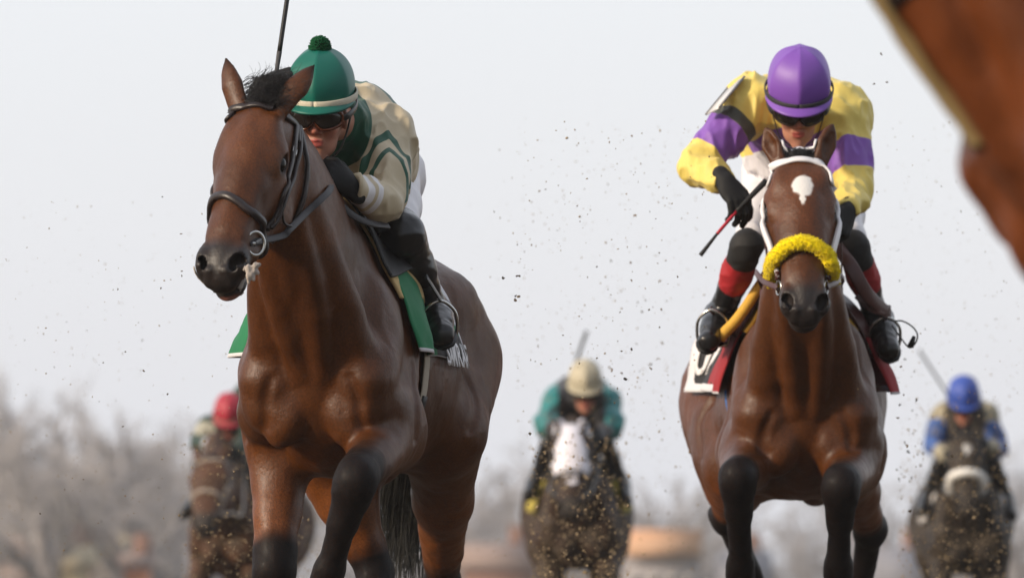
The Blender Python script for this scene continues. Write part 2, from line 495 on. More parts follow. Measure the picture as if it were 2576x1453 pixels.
        s.cap((.163, y*.091, -.017), (.218, y*.085, -.018), .0085, .006, k=.006) # upper lid
        s.cap((.167, y*.093, -.058), (.216, y*.088, -.055), .0060, .005, k=.006)
    s.ell((.540, 0, -.070), (.070, .049*w, .055), k=.04)
    s.ell((.582, 0, -.090), (.036, .042*w, .042), k=.03)
    for y in S2:
        y = y*w
        s.ell((.548, y*.044, -.052), (.050, .029, .040), k=.016)       # nostril wings
        s.cap((.510, y*.048, -.032), (.575, y*.048, -.030), .012, .011, k=.012)
        s.cap((.592, y*.022, -.036), (.604, y*.030, -.075), .011, .012, k=.012)
    s.ell((.555, 0, -.143), (.052, .042*w, .026), k=.018)              # lower lip and chin
    s.ell((.520, 0, -.150), (.035, .030, .028), k=.02)
    s.ell((.575, 0, -.120), (.060, .056*w, .0055), k=.008, sub=True)   # mouth line
    for y in S2:
        ax = np.stack([nrm((1, y*-.35, -.25)), nrm((.30, y*1, 0)), nrm((.2, 0, 1))], 1)
        s.ell((.562, y*w*.0470, -.038), (.032, .0205, .028), ax, k=.008, sub=True)
    # ears
    for y, (td, od) in zip(S2, J['ears']):
        b = A(.015, y*.058*J.get('headw', 1.12), .005); t = nrm(td); o = np.asarray(od, float); o = nrm(o - t*(o @ t))
        L = J.get('earlen', .15); fl = (o, .60)
        P = [b - t*.02, b + t*.2*L, b + t*.45*L, b + t*.70*L, b + t*L]
        RR = [.030, .033, .036, .026, .002]; PP = spline(P, 15); rr = np.interp(np.linspace(0, 4, 15), range(5), RR); s.chain(PP, rr, k=.012, flat=fl)
        Q = [p + o*.020 for p in P]
        s.chain(spline(Q[1:], 10), np.interp(np.linspace(0, 3, 10), range(4), [.014, .025, .019, .001]), k=.008, flat=(o, .75), sub=True)
    s.M = None
    # legs
    for i, y in enumerate(S2):
        el = A(.13, y*J.get('elbow', .165), .93)
        kn, ft, hf = [np.asarray(p, float) for p in J['fore'][i]]
        w = kn - el; d = nrm(ft - kn); wn = nrm(w)
        s.cap(el, lerp(el, kn, .8), .088, .050, k=.05)
        s.cap(el + A(.03, y*.012, .06), lerp(el, kn, .50), .098, .060, k=.04)
        s.cap(lerp(el, kn, .10) + A(.03, y*.020, 0), lerp(el, kn, .60) + A(.015, y*.012, 0), .060, .046, k=.022)
        s.cap(lerp(el, kn, .05) - A(.0, y*.035, .02), lerp(el, kn, .60) - A(0, y*.008, 0), .058, .046, k=.025)
        s.cap(lerp(el, kn, .6), kn, .056, .053, k=.04)
        s.cap(kn - wn*.035, kn + d*.04, .054, .052, k=.04)
        s.cap(kn + d*.03, kn + d*.15, .050, .042, k=.04)
        s.cap(kn, ft, .041, .037, k=.03)
        s.cap(kn + d*.06 - A(.022, 0, .012), ft - A(.018, 0, .008), .023, .023, k=.02)
        s.cap(ft - d*.025, ft + d*.01, .045, .046, k=.03)
        pz_ = nrm(hf - ft); s.cap(ft, ft + pz_*.09, .035, .037, k=.02)
        s.cap(ft + pz_*.09, hf, .046, .062, k=.008)
    for i, y in enumerate(S2):
        hip = A(-.84, y*.155*rw, 1.20)
        st, hk, ft, hf = [np.asarray(p, float) for p in J['hind'][i]]
        s.cap(hip, st, .175, .130, k=.06)
        s.cap(A(-.98, y*.11*rw, 1.10), lerp(st, hk, .45), .130, .085, k=.06)
        s.cap(st, lerp(st, hk, .85), .120, .055, k=.05)
        s.cap(lerp(st, hk, .15) - A(.02, 0, .02), lerp(st, hk, .75), .095, .050, k=.04)
        back = nrm(nrm(hk - st) + nrm(hk - ft))
        s.cap(lerp(st, hk, .8), hk, .055, .054, k=.03); s.ell(hk, (.058, .052, .064), k=.03); s.cap(hk, hk + back*.045, .034, .026, k=.02)
        s.cap(hk, ft, .047, .039, k=.03)
        s.ell(ft, (.045, .045, .048), k=.02)
        pz_ = nrm(hf - ft); s.cap(ft, ft + pz_*.09, .035, .037, k=.02)
        s.cap(ft + pz_*.09, hf, .046, .060, k=.008)
    for c_, r_ in J.get('extra', []): s.ell(c_, r_, k=.04)
    if J.get('grooves', True):
        # furrows between the big muscles, laid on the hide itself
        fur = []
        for y in S2:
            for pts, r in (([(.50, y*.115, 1.10), (.50, y*.125*cw, 1.03), (.44, y*.135*cw, .96)], .009), ([(.16, y*.30, 1.16), (.24, y*.30, 1.03), (.24, y*.26, .93)], .008),
                           ([(-.46, y*.34, 1.28), (-.54, y*.34, 1.12), (-.50, y*.28, .98)], .010), ([(-.90, y*.36, 1.38), (-.97, y*.34, 1.18), (-.96, y*.28, .98)], .009),
                           ([(.02, y*.30, 1.34), (.10, y*.30, 1.22), (.12, y*.30, 1.10)], .007)):
                P = s.project(spline(pts, 9), .0025)[0]; fur.append((P, r))
        for P, r in fur: s.chain(P, r*np.sin(np.linspace(.25, math.pi - .25, 9))**.7, k=.028, sub=True)
    s.post = hide_post
    return s

def seg_dist(P, a, b):
    ba = b - a; t = np.clip(((P - a) @ ba) / (ba @ ba), 0, 1); v = P - a - t[:, None]*ba
    return np.sqrt((v*v).sum(1)), t

def coat_masks(me, V, J):
    H = J['head']; hv = (V - H[:3, 3]) @ H[:3, :3]
    inh = (hv[:, 0] > -.05) & (hv[:, 0] < .7) & (np.abs(hv[:, 1]) < .16) & (hv[:, 2] > -.26) & (hv[:, 2] < .25)
    n1 = vnoise(V, 14, 3)
    black = np.zeros(len(V))
    for leg, up in [(J['fore'][0], (A(.13, .185, .93), .36)), (J['fore'][1], (A(.13, -.185, .93), .36)), (J['hind'][0], None), (J['hind'][1], None)]:
        pts = [np.asarray(p, float) for p in leg]
        if up is not None: top = lerp(pts[0], up[0], J.get('sock', (.3, .3))[0 if up[0][1] > 0 else 1] + .22); ch = [top] + pts
        else: ch = [lerp(pts[1], pts[0], .32)] + pts[1:]
        for j, (a, b) in enumerate(zip(ch[:-1], ch[1:])):
            d, t_ = seg_dist(V, a, b); m_ = 1 - sstep(.075, .130, d + n1*.016)
            if j == 0: m_ = m_ * sstep(.05, .78, t_ + .10*vnoise(V*A(1, 1, .5), 45, 8) + .08*n1)
            black = np.maximum(black, m_)
    ear = np.zeros(len(V))
    for y, (td, od) in zip((1, -1), J['ears']):
        t = nrm(td); q = hv - A(.015, y*.058*J.get('headw', 1.12), .005); h = q @ t
        o = np.asarray(od, float); o = nrm(o - t*(o @ t))
        near = np.linalg.norm(q - np.outer(h, t), axis=1) < .05
        ear = np.maximum(ear, near * sstep(.11, .17, h) * .8); ear = np.maximum(ear, near * sstep(.10, .14, h) * sstep(-.004, .010, q @ o) * .7)
    black = np.maximum(black, ear)
    # darker skin round the eyes
    for y in (1, -1):
        d = np.linalg.norm((hv - A(.190, y*.092*J.get('headw', 1.12), -.041)) * A(.8, .8, 1.1), axis=1); black = np.maximum(black, .92*(1 - sstep(.016, .040, d + n1*.004)))
    attr(me, 'black', black)
    mz = sstep(.475, .545, hv[:, 0] + .25*np.maximum(-hv[:, 2] - .12, 0) + n1*.015) * inh
    hw = J.get('headw', 1.12)
    for y in (1, -1):
        q = (hv - A(.558, y*hw*.047, -.040)) / A(.031, .017, .026); black = np.maximum(black, inh * (1 - sstep(.75, 1.15, np.sqrt((q*q).sum(1)))))
    attr(me, 'black', black)
    attr(me, 'muzzle', mz)
    attr(me, 'warm', np.clip(J.get('warmth', .6) * (sstep(1.0, .62, V[:, 2]) + .35*sstep(.1, .5, vnoise(V, 4, 9))), 0, 1))
    wh = np.zeros(len(V)); pk = np.zeros(len(V))
    if J.get('star'):
        su, sv, ss = J['star']; q = hv - A(su, sv, 0)
        r1 = np.abs(q[:, 0]/(.040*ss))**1.9 + np.abs((q[:, 1] - .006)/(.034*ss))**1.9 + .75*vnoise(V, 30, 14) + .3*vnoise(V, 75, 4); wh = 1 - sstep(.15, 1.75, r1)
        tl = (1 - sstep(.5, 1.2, np.abs(q[:, 1] - .003)/(.010*ss) + .3*vnoise(V, 80, 6))) * sstep(-.01, .02, q[:, 0]) * (1 - sstep(.05*ss, .085*ss, q[:, 0]))
        wh = np.maximum(wh, tl) * inh * (hv[:, 2] > -.06)
    if J.get('pink'):
        q = (hv - A(.585, .004, -.148)) / A(.034, .032, .022); pk = (1 - sstep(.7, 1.1, np.sqrt((q*q).sum(1)) + n1*.15)) * inh
    if J.get('blaze'):
        wh = np.maximum(wh, (1 - sstep(.6, 1.2, np.abs(hv[:, 1])/.045)) * inh * (hv[:, 2] > -.09) * sstep(.05, .1, hv[:, 0]))
    attr(me, 'white', wh); attr(me, 'pink', pk)
    attr(me, 'clean', J.get('cleanf', 0.0) * inh.astype(float) if not callable(J.get('cleanf')) else J['cleanf'](V))

def hair(name, roots, dirs, lens, parent, mat, rad=.0016, droop=.5, curl=.02, seed=1, n=7):
    rng = np.random.default_rng(seed); mb = MB()
    for r, d, L in zip(roots, dirs, lens):
        d = nrm(d); P = [np.asarray(r, float)]; c = rng.normal(0, 1, 3) * curl
        for i in range(n - 1):
            d = nrm(d + A(0, 0, -droop / n) + c * (1 if i % 2 else .6)); P.append(P[-1] + d * L / (n - 1))
        mb.tube(P, np.linspace(rad, rad*.35, n), 4, caps=False)
    return mb.obj(name, mat, parent)

def make_horse(name, M, J, mat, h=.006, label='', group=None, mane=True, forelock=True, tail=True, eyes=True, hs=1.0):
    root = empty(name, M); tag(root, label, 'horse', group)
    s = horse_solid(J); V, F = s.surface(h); me = mesh_np('body', V, F); coat_masks(me, V, J)
    link('body', me, mat, root)
    H = J['head']; hp = lambda *v: tp(H, v)
    rng = np.random.default_rng(5)
    if eyes:
        for y in (1, -1):
            b = Solid(); b.M = H; b.ell((.190, y*.0815*J.get('headw', 1.12), -.037), (.0265, .0200, .0215)); solid_obj('eye', b, .003, M_EYE, root)
    if mane:
        cr = spline([A(.02, 0, 1.55), J.get('crest', lerp((.1, 0, 1.50), hp(.0, 0, -.05), .55) + A(0, 0, .05)) + A(0, 0, .05), hp(-.02, 0, .0)], 200)
        side = J.get('maneside', -1); N = int(900*hs)
        idx = rng.integers(0, J.get('mane_to', 200), N); rts = cr[idx] + rng.normal(0, .008, (N, 3))
        dr = np.tile(A(-.5, side*.9, .0), (N, 1)) + rng.normal(0, .10, (N, 3))
        hair('mane', rts, dr, rng.uniform(.06, .11, N), root, M_HAIR, .0013/hs**.5, 1.0, .10, 3)
    if forelock:
        N = int(4200*hs); fd = np.asarray(J.get('forelock', (-.4, .15, 1.0)))
        pos = np.stack([rng.uniform(J.get('lock_from', -.09), .03, N), rng.normal(0, .026, N), rng.uniform(-.01, .030, N)], 1)
        lock = (pos * A(60, 90, 0)).round().sum(1).astype(int) % 37; lr = np.random.default_rng(9).normal(0, 1, (37, 3))
        Rm = H[:3, :3]; dr = np.array([Rm @ (fd + lr[q] * A(.22, .28, .12) + rng.normal(0, .13, 3)) for q in lock])
        hair('forelock', tp(H, pos), dr, rng.uniform(.03, .085, N) * J.get('forelen', 1.0), root, M_HAIR, .0008/hs**.5, .8, .13, 4)
    if tail:
        N = int(900*hs); t0 = A(-1.10, 0, 1.43); path = J.get('tail', [(-1.10, 0, 1.43), (-1.32, .02, 1.38), (-1.46, .05, 1.10), (-1.48, .08, .70)])
        base = spline(path, 12); mb = MB()
        for i in range(N):
            o = np.clip(rng.normal(0, 1, 3), -1.6, 1.6) * A(.045, .045, .04); e = rng.uniform(.75, 1.05)
            P = [base[int(j)] * 1.0 + o * (.35 + 1.1*j/11.) + rng.normal(0, .006, 3) for j in np.linspace(0, 11*min(e, 1), 9)]
            mb.tube(P, np.linspace(.0026, .0010, 9) / hs**.5, 4, caps=False)
        mb.obj('tail', M_TAIL, root)
    return root, s

def local(M, px, py, d):
    return tp(np.linalg.inv(M), W(px, py, d))
def head_frame(M, poll, muzzle_dir, turn):
    """poll: local point; muzzle_dir: local direction of the face; turn: local direction the forehead looks to"""
    return frame(poll, muzzle_dir, turn)
def horse_matrix(px, d, yaw, z=0.0):
    """horse whose girth stands at bearing px, d metres away, running towards the camera, turned by yaw degrees"""
    p = W(px, HZ, d); y = R(yaw)
    return frame(A(p[0], d, z), (-math.sin(y), -math.cos(y), 0), (0, 0, 1))
# ------------------------------------------------------------------ horse one: dark bay, green silks
BAY = (.102, .0300, .0050, 1); BAYW = (.25, .074, .012, 1)
M1 = horse_matrix(866, 20.35, 10.5)
L1 = lambda px, py, d: local(M1, px, py, d)
D1 = lambda v: np.linalg.inv(M1)[:3, :3] @ np.asarray(v, float)       # world direction -> horse one
def face1():
    u = nrm(A(-100/875., -.32, -388/875.)); a = R(18)
    return frame(L1(657, 268, 19.52), D1(u), D1(A(-math.sin(a), -math.cos(a), .6)))
H1 = face1()
def ear(Hf, D, wd, od):
    Ri = Hf[:3, :3].T; return (Ri @ D(wd), Ri @ D(od))
J1 = dict(
    head=H1,
    ears=[ear(H1, D1, (.085, .04, .115), (.35, .9, 0)), ear(H1, D1, (-.030, .04, .115), (.5, .85, .1))],
    fore=[(L1(896, 1198, 19.62), L1(822, 1455, 19.78), L1(800, 1560, 20.0)),
          (L1(690, 1425, 20.10), L1(672, 1640, 20.25), L1(668, 1640-20, 20.2) + A(.06, 0, -.14))],
    hind=[(A(-.58, .19, .98), L1(1112, 1468, 21.6), L1(1100, 1600, 21.9), L1(1100, 1618, 22.0)),
          (A(-.50, -.17, .95), L1(945, 1440, 20.95), L1(925, 1580, 20.75), L1(915, 1618, 20.65))],
    pink=True, sock=(.34, .04), warmth=.75, forelock=(-.40, .60, .30), forelen=.95, rumpw=.94, headw=1.10, neckw=.9, earlen=.17, chestw=1.10,
    tail=[(-1.10, 0, 1.43), (-1.26, .0, 1.34), L1(1020, 1230, 22.15), L1(1005, 1450, 22.2)],
)
MAT_BAY1 = coat_material('dark_bay_coat', BAY, BAYW)
horse1, S1 = make_horse('racehorse', M1, J1, MAT_BAY1, .0055, 'dark bay racehorse without any white marks, galloping under the rider in a green cap')

# ------------------------------------------------------------------ horse two: bay with a star, purple and yellow silks
M2 = horse_matrix(2008, 23.35, -1.3)
L2 = lambda px, py, d: local(M2, px, py, d)
D2 = lambda v: np.linalg.inv(M2)[:3, :3] @ np.asarray(v, float)
H2 = frame(L2(2011, 398, 22.45), D2((.006, -.32, -.50)), D2((0, -1, .5)))
J2 = dict(
    head=H2,
    ears=[ear(H2, D2, (.045, .03, .13), (.5, -.8, 0)), ear(H2, D2, (-.05, .03, .13), (-.5, -.8, 0))],
    fore=[(L2(2115, 1215, 22.55), L2(2108, 1440, 22.75), L2(2108, 1540, 22.85)),
          (L2(1856, 1195, 22.50), L2(1863, 1440, 22.75), L2(1862, 1540, 22.85))],
    hind=[(A(-.58, .18, .98), L2(2190, 1330, 24.5), L2(2150, 1560, 24.8), L2(2150, 1610, 24.9)),
          (A(-.50, -.17, .95), L2(1830, 1300, 24.2), L2(1912, 1500, 24.6), L2(1912, 1590, 24.7))],
    pec=(.082, 1.015, 1.05), mane_to=50, lock_from=-.025, sock=(.20, .20), star=(.155, 0.0, 1.0), warmth=.75, forelen=.24, forelock=(.35, .1, .25), rumpw=1.16, chestw=1.16, headw=1.20, neckw=.82, earlen=.135, elbow=.18, tail=[(-1.10, 0, 1.43), (-1.35, .0, 1.42), (-1.6, 0, 1.28), (-1.85, 0, 1.05)],
)
J2['crest'] = lerp((.1, 0, 1.50), tp(H2, A(0, 0, -.05)), .55) + A(0, 0, .0)
MAT_BAY2 = coat_material('bay_coat', (.104, .0305, .0052, 1), (.255, .070, .014, 1))
horse2, S2_ = make_horse('racehorse', M2, J2, MAT_BAY2, .006, 'bay racehorse with a white star on its forehead and black knees, galloping head on')
# ------------------------------------------------------------------ ground
def ground():
    m = NT('raked_dirt'); n = m.noise(.6, 6, .6); f = m.noise(18, 4, .65)
    c = m.mix(n, (.055, .040, .027, 1), (.095, .070, .048, 1)); c = m.mix(m.math('MULTIPLY', m.step(f, .4, .7), .4), c, (.06, .042, .03, 1))
    m.col(c); m.set(Roughness=.95, Specular_IOR_Level=.2); m.bump(f, .6, .03)
    g = NT('winter_grass'); n = g.noise(.15, 6, .6); f = g.noise(6, 3)
    g.col(g.mix(n, (.075, .072, .035, 1), (.13, .11, .06, 1))); g.set(Roughness=.95); g.bump(f, .5, .05)
    MB().add([(-2500, -200, -.02), (2500, -200, -.02), (2500, 3500, -.02), (-2500, 3500, -.02)], [(0, 1, 2, 3)]).obj('ground', g.m)['kind'] = 'structure'
    nx, ny = 40, 300; xs = np.linspace(-14, 16, nx); ys = np.linspace(-20, 190, ny)
    X, Y = np.meshgrid(xs, ys, indexing='ij'); P = np.stack([X.ravel(), Y.ravel(), np.zeros(X.size)], 1)
    P[:, 2] = .004 + .012*vnoise(P, 2.5, 1) + .006*vnoise(P, 7, 2)
    F = np.array([(i*ny+j, (i+1)*ny+j, (i+1)*ny+j+1, i*ny+j+1) for i in range(nx-1) for j in range(ny-1)])
    link('dirt_track', mesh_np('dirt_track', P, F), m.m)['kind'] = 'structure'
ground()
# ------------------------------------------------------------------ riders
def skin_mat():
    m = NT('skin'); n = m.noise(35, 4)
    c = m.mix(n, (.38, .165, .11, 1), (.54, .26, .18, 1)); c = m.mix(m.math('MULTIPLY', m.step(m.noise(190, 3, .7), .5, .7), .25), c, (.28, .10, .07, 1)); c = m.mix(m.attr('lips'), c, (.42, .10, .085, 1)); c = m.mix(m.attr('flush'), c, (.50, .17, .12, 1))
    m.col(c); m.set(Roughness=.45, Specular_IOR_Level=.4, Subsurface_Weight=.12, Subsurface_Scale=.01); m.bump(m.noise(260, 2), .12, .001); return m.m
M_SKIN = skin_mat()
def cloth(name, base, bands=(), rough=.48, spec=.4, sheen=.1, nb=.45, dirt=0.0):
    """woven silk; bands = [(attribute, colour)] painted inside the pattern's own outline"""
    m = NT(name); n = m.noise(9, 4); w = m.noise(420, 2)
    def var(c): return m.mix(n, tuple(x*.86 for x in c[:3])+(1,), tuple(min(1, x*1.08) for x in c[:3])+(1,))
    c = var(base)
    for a, bc in bands: c = m.mix(m.step(m.attr(a), -.0012, .0012), c, var(bc))
    if dirt:
        k = m.math('MULTIPLY', m.step(m.noise(16, 5, .7), .62 - .28*dirt, .72 - .2*dirt), .85); c = m.mix(k, c, (.085, .065, .042, 1))
        k = m.math('MULTIPLY', m.step(m.noise(110, 3, .7), .55, .6), .8*dirt); c = m.mix(k, c, (.10, .08, .05, 1))
    m.col(c); m.set(Roughness=rough, Specular_IOR_Level=spec, Sheen_Weight=sheen)
    m.bump(m.math('ADD', m.math('MULTIPLY', w, .3), m.math('MULTIPLY', m.noise(26, 4, .6, stretch=(1, 1, .4)), .7)), nb, .008); return m.m
def shiny(name, c, rough=.18): return simple(name, c, rough, .5, ns=40, nb=.06, var=.25, bd=.004)

M_BOOT = shiny('polished_boot', (.010, .010, .011, 1), .3)
M_GLOVE = simple('black_glove', (.012, .012, .013, 1), .7, .3, ns=160, nb=.4, var=.4)
M_LENS = simple('goggle_lens', (.010, .007, .006, 1), .05, .6, nb=0)
M_WHITE = cloth('white_breeches', (.80, .79, .83, 1))
M_RUBBER = simple('black_rubber', (.012, .012, .013, 1), .55, .4, ns=80, nb=.2)

def head_solid(s, Hd):
    s.M = Hd
    s.ell((-.012, 0, .045), (.094, .074, .100), k=.02)
    s.ell((.028, 0, -.035), (.066, .058, .085), k=.03)
    s.ell((.040, 0, -.082), (.048, .047, .034), k=.02)
    s.ell((.076, 0, -.108), (.018, .020, .016), k=.02)
    s.cap((.080, .036, .036), (.080, -.036, .036), .014, k=.015)
    for y in (1, -1):
        s.ell((.066, y*.040, -.022), (.026, .022, .022), k=.02)
        s.ell((.088, y*.032, .014), (.016, .018, .012), k=.008, sub=True)
        s.ell((.080, y*.032, .013), (.012, .014, .0115), k=.004)
        s.ell((.098, y*.0125, -.026), (.012, .0085, .008), k=.006)
        s.ell((-.004, y*.074, -.008), (.020, .009, .031), k=.006)
    s.cap((.090, 0, .026), (.108, 0, -.020), .009, .012, k=.010)
    for y in (1, -1): s.ell((.108, y*.007, -.031), (.005, .0035, .004), k=.003, sub=True)
    s.cap((.088, .017, -.0535), (.088, -.017, -.0535), .0072, k=.006); s.ell((.0935, 0, -.0535), (.007, .012, .005), k=.006)
    s.cap((.086, .015, -.0675), (.086, -.015, -.0675), .0078, k=.006); s.ell((.090, 0, -.068), (.008, .011, .006), k=.006)
    s.cap((.098, .023, -.0605), (.098, -.023, -.0605), .0022, k=.003, sub=True)
    s.M = None

def hand_solid(s, wrist, fwd, back, side, curl=(.9, 1.1, .7), spread=.06, scale=1.0, thumb=.5, pad=.0):
    """palm, four fingers and a thumb; fwd: along the palm, back: out of the back of the hand, side: +1 thumb on the y side"""
    Fm = frame(wrist, fwd, back); s.M = Fm; c = scale
    s.ell((.045*c, 0, 0), (.052*c, .042*c, .019*c), k=.012); s.cap((-.035*c, 0, 0), (.02*c, 0, 0), .027*c, .029*c, k=.02, flat=((0, 0, 1), .8))
    L = [.044, .048, .045, .036]
    for i in range(4):
        y = side * (.0315 - .0205*i); p = A(.083 - .004*abs(i - 1.2), y, .004) * c; a = 0.0; r = (.0105, .0102, .0098, .0088)[i] * c + pad
        P = [p]; f = (1.0, .95, 1.02, 1.1)[i]
        for q, l in enumerate((1.0, .68, .55)):
            a += curl[q] * f; sp = spread * (1.2 - i) * side
            P.append(P[-1] + A(math.cos(a), math.sin(sp) * max(.1, math.cos(a)), -math.sin(a)) * L[i] * l * c)
        s.chain([A(.05*c, y*.8, .003), *P], [r*1.05, r*1.08, r, r*.95, r*.82], k=.004)
    t0 = A(.018, side*.028, -.006) * c; t1 = t0 + A(.032, side*.022, -.012) * c
    t2 = t1 + A(.032*(1-.3*thumb), side*.006, -.022*thumb) * c; t3 = t2 + A(.026*(1-.4*thumb), side*-.008*thumb, -.016*thumb) * c
    s.chain([t0, t1, t2, t3], [.017*c, .0135*c, .0115*c, .0095*c], k=.006)
    s.M = None

def dome(center_frame, mat, name, parent, rx=.128, ry=.108, rz=.118, seams=6, low=-.25, brim=.045, mats=None):
    """cloth-covered racing helmet with panel seams and a short peak"""
    M = center_frame; V = []; F = []; n, m = 96, 26
    for i in range(m + 1):
        th = (math.pi/2 + .30) * i / m
        for j in range(n):
            ph = 2*math.pi*j/n; w = 2*math.pi/seams; q = (ph % w) - w/2
            fl = 1 - .075*(math.cos(q)-math.cos(w/2))/(1-math.cos(w/2)) * math.sin(th)
            e = abs(abs(q) - w/2); fl -= .004 * math.exp(-(e/.018)**2)
            V.append(A(rx*math.sin(th)*math.cos(ph), ry*math.sin(th)*math.sin(ph), rz*math.cos(th)) * fl)
    F = [(i*n+j, (i+1)*n+j, (i+1)*n+(j+1) % n, i*n+(j+1) % n) for i in range(m) for j in range(n)]
    return link(name, mesh_np(name, tp(M, np.array(V)), F), mat, parent)

def peak(M, mat, name, parent, rx=.128, ry=.108, z=-.034, ext=.030):
    V = []; n = 40; F = []
    for t in (0, 1):                                                  # upper and lower skin
        for k in range(6):
            e = k / 5
            for j in range(n + 1):
                ph = R(-82 + 164*j/n); o = ext * max(0, math.cos(ph))**.8 * e
                V.append(((rx*.965 + o)*math.cos(ph), (ry*.965 + o*.55)*math.sin(ph), z - .016*e*max(.25, math.cos(ph)) + (0 if t == 0 else -.005) + .004*(1-e)))
    W_ = n + 1
    for t in (0, 1):
        for k in range(5):
            for j in range(n):
                a = t*6*W_ + k*W_ + j; f = (a, a+W_, a+W_+1, a+1); F.append(f if t == 0 else f[::-1])
    for j in range(n):
        a = 5*W_ + j; b = 11*W_ + j; F.append((a, b, b+1, a+1))
    return link(name, mesh_np(name, tp(M, np.array(V)), F), mat, parent)

def ring(M, mat, name, parent, rx, ry, z, w, t=.003, tilt=0.0, arc=(0, 360)):
    mb = MB(); ph = np.radians(np.linspace(arc[0], arc[1], 64))
    P = np.stack([rx*np.cos(ph), ry*np.sin(ph), z + tilt*np.cos(ph)], 1); N = np.stack([np.cos(ph)/rx, np.sin(ph)/ry, .0*ph], 1)
    mb.ribbon(tp(M, P), N @ M[:3, :3].T, w, t); return mb.obj(name, mat, parent)

def pompom(M, r, z, mat, name, parent, n=1500, seed=2):
    rng = np.random.default_rng(seed); mb = MB(); c = tp(M, A(0, 0, z))
    d = rng.normal(0, 1, (n, 3)); d /= np.linalg.norm(d, axis=1)[:, None]
    for v in d:
        L = r * rng.uniform(.82, 1.05); s_ = nrm(np.cross(v, rng.normal(0, 1, 3)))
        mb.tube([c + v*r*.2, c + v*L*.7 + s_*.001, c + v*L + s_*.003], [.0016, .0018, .0014], 4)
    return mb.obj(name, mat, parent)

def goggles(Hd, parent, mframe, strap_mat, hf):
    """curved lens with a padded frame and a strap round the helmet"""
    def outline(k, n=64):
        P = []
        for i in range(n):
            a = 2*math.pi*i/n; y = .078*math.copysign(abs(math.cos(a))**.75, math.cos(a)); z = .014 + .030*math.copysign(abs(math.sin(a))**.7, math.sin(a))
            if math.sin(a) < 0: z += .026*math.exp(-(y/.015)**2)
            P.append((y*k, .014 + (z-.014)*k))
        return P
    def bend(y, z, o=0.0):
        return A(.126 + o - .0 - 5.2*y*y - .35*abs(z-.01)*0, y, z)
    mb = MB(); V = [bend(0, .017)]; n = 64; F = []
    for k in (.25, .5, .75, 1.0): V += [bend(y, z, .006*(1-k*k)) for y, z in outline(k, n)]
    F = [(0, 1+i, 1+(i+1) % n) for i in range(n)]
    for q in range(3): F += [(1+q*n+i, 1+(q+1)*n+i, 1+(q+1)*n+(i+1) % n, 1+q*n+(i+1) % n) for i in range(n)]
    b = [bend(y, z, -.004) for y, z in outline(1.0, n)]
    lens = MB().add(V + b, F + [(1+3*n+i, 1+4*n+i, 1+4*n+(i+1) % n, 1+3*n+(i+1) % n) for i in range(n)])
    lens.V = [tuple(tp(Hd, A(*v))) for v in lens.V]
    fr = MB(); P = [bend(y, z, -.004) for y, z in outline(1.03, n)]; P.append(P[0])
    fr.tube(tp(Hd, np.array(P)), .0055, 8, caps=False)
    P2 = [bend(y*.985, z, -.012) - A(.004, 0, 0) for y, z in outline(1.0, n)]; P2.append(P2[0]); fr.tube(tp(Hd, np.array(P2)), .0075, 8, caps=False)
    g = fr.obj('goggles', mframe, parent); lens.obj('lens', M_LENS, g)
    for y in (1, -1):
        P = spline([bend(y*.076, .014, -.004), A(.07, y*.096, .020), A(.0, y*.108, .035), A(-.07, y*.088, .05), A(-.115, y*.02, .06)], 20)
        N = P * A(1, 1.2, 0) + A(.0, 0, 0); m_ = MB(); m_.ribbon(tp(Hd, P), N @ Hd[:3, :3].T, .020, .003); m_.obj('strap', strap_mat, g)
    return g

def fold_post(seed, amp, scale, stretch=(1, 1, 1), fine=.35):
    st = np.asarray(stretch, float)
    def f(q, d):
        near = np.abs(d) < .05
        if near.any():
            p = q[near] * st
            n1 = vnoise(p + .02*vnoise(p, 11, seed+5)[:, None], scale, seed); r = 1 - np.abs(n1)*2.2
            n2 = 1 - np.abs(vnoise(p, scale*2.3, seed+1))*2.2
            d = d.copy(); d[near] -= amp * (np.clip(r, -1, 1) + fine*np.clip(n2, -1, 1))
        return d
    return f
# ------------------------------------------------------------------ a rider on a galloping horse
def param(P, a, b):
    ba = b - a; return ((P - a) @ ba) / (ba @ ba), np.linalg.norm(ba)

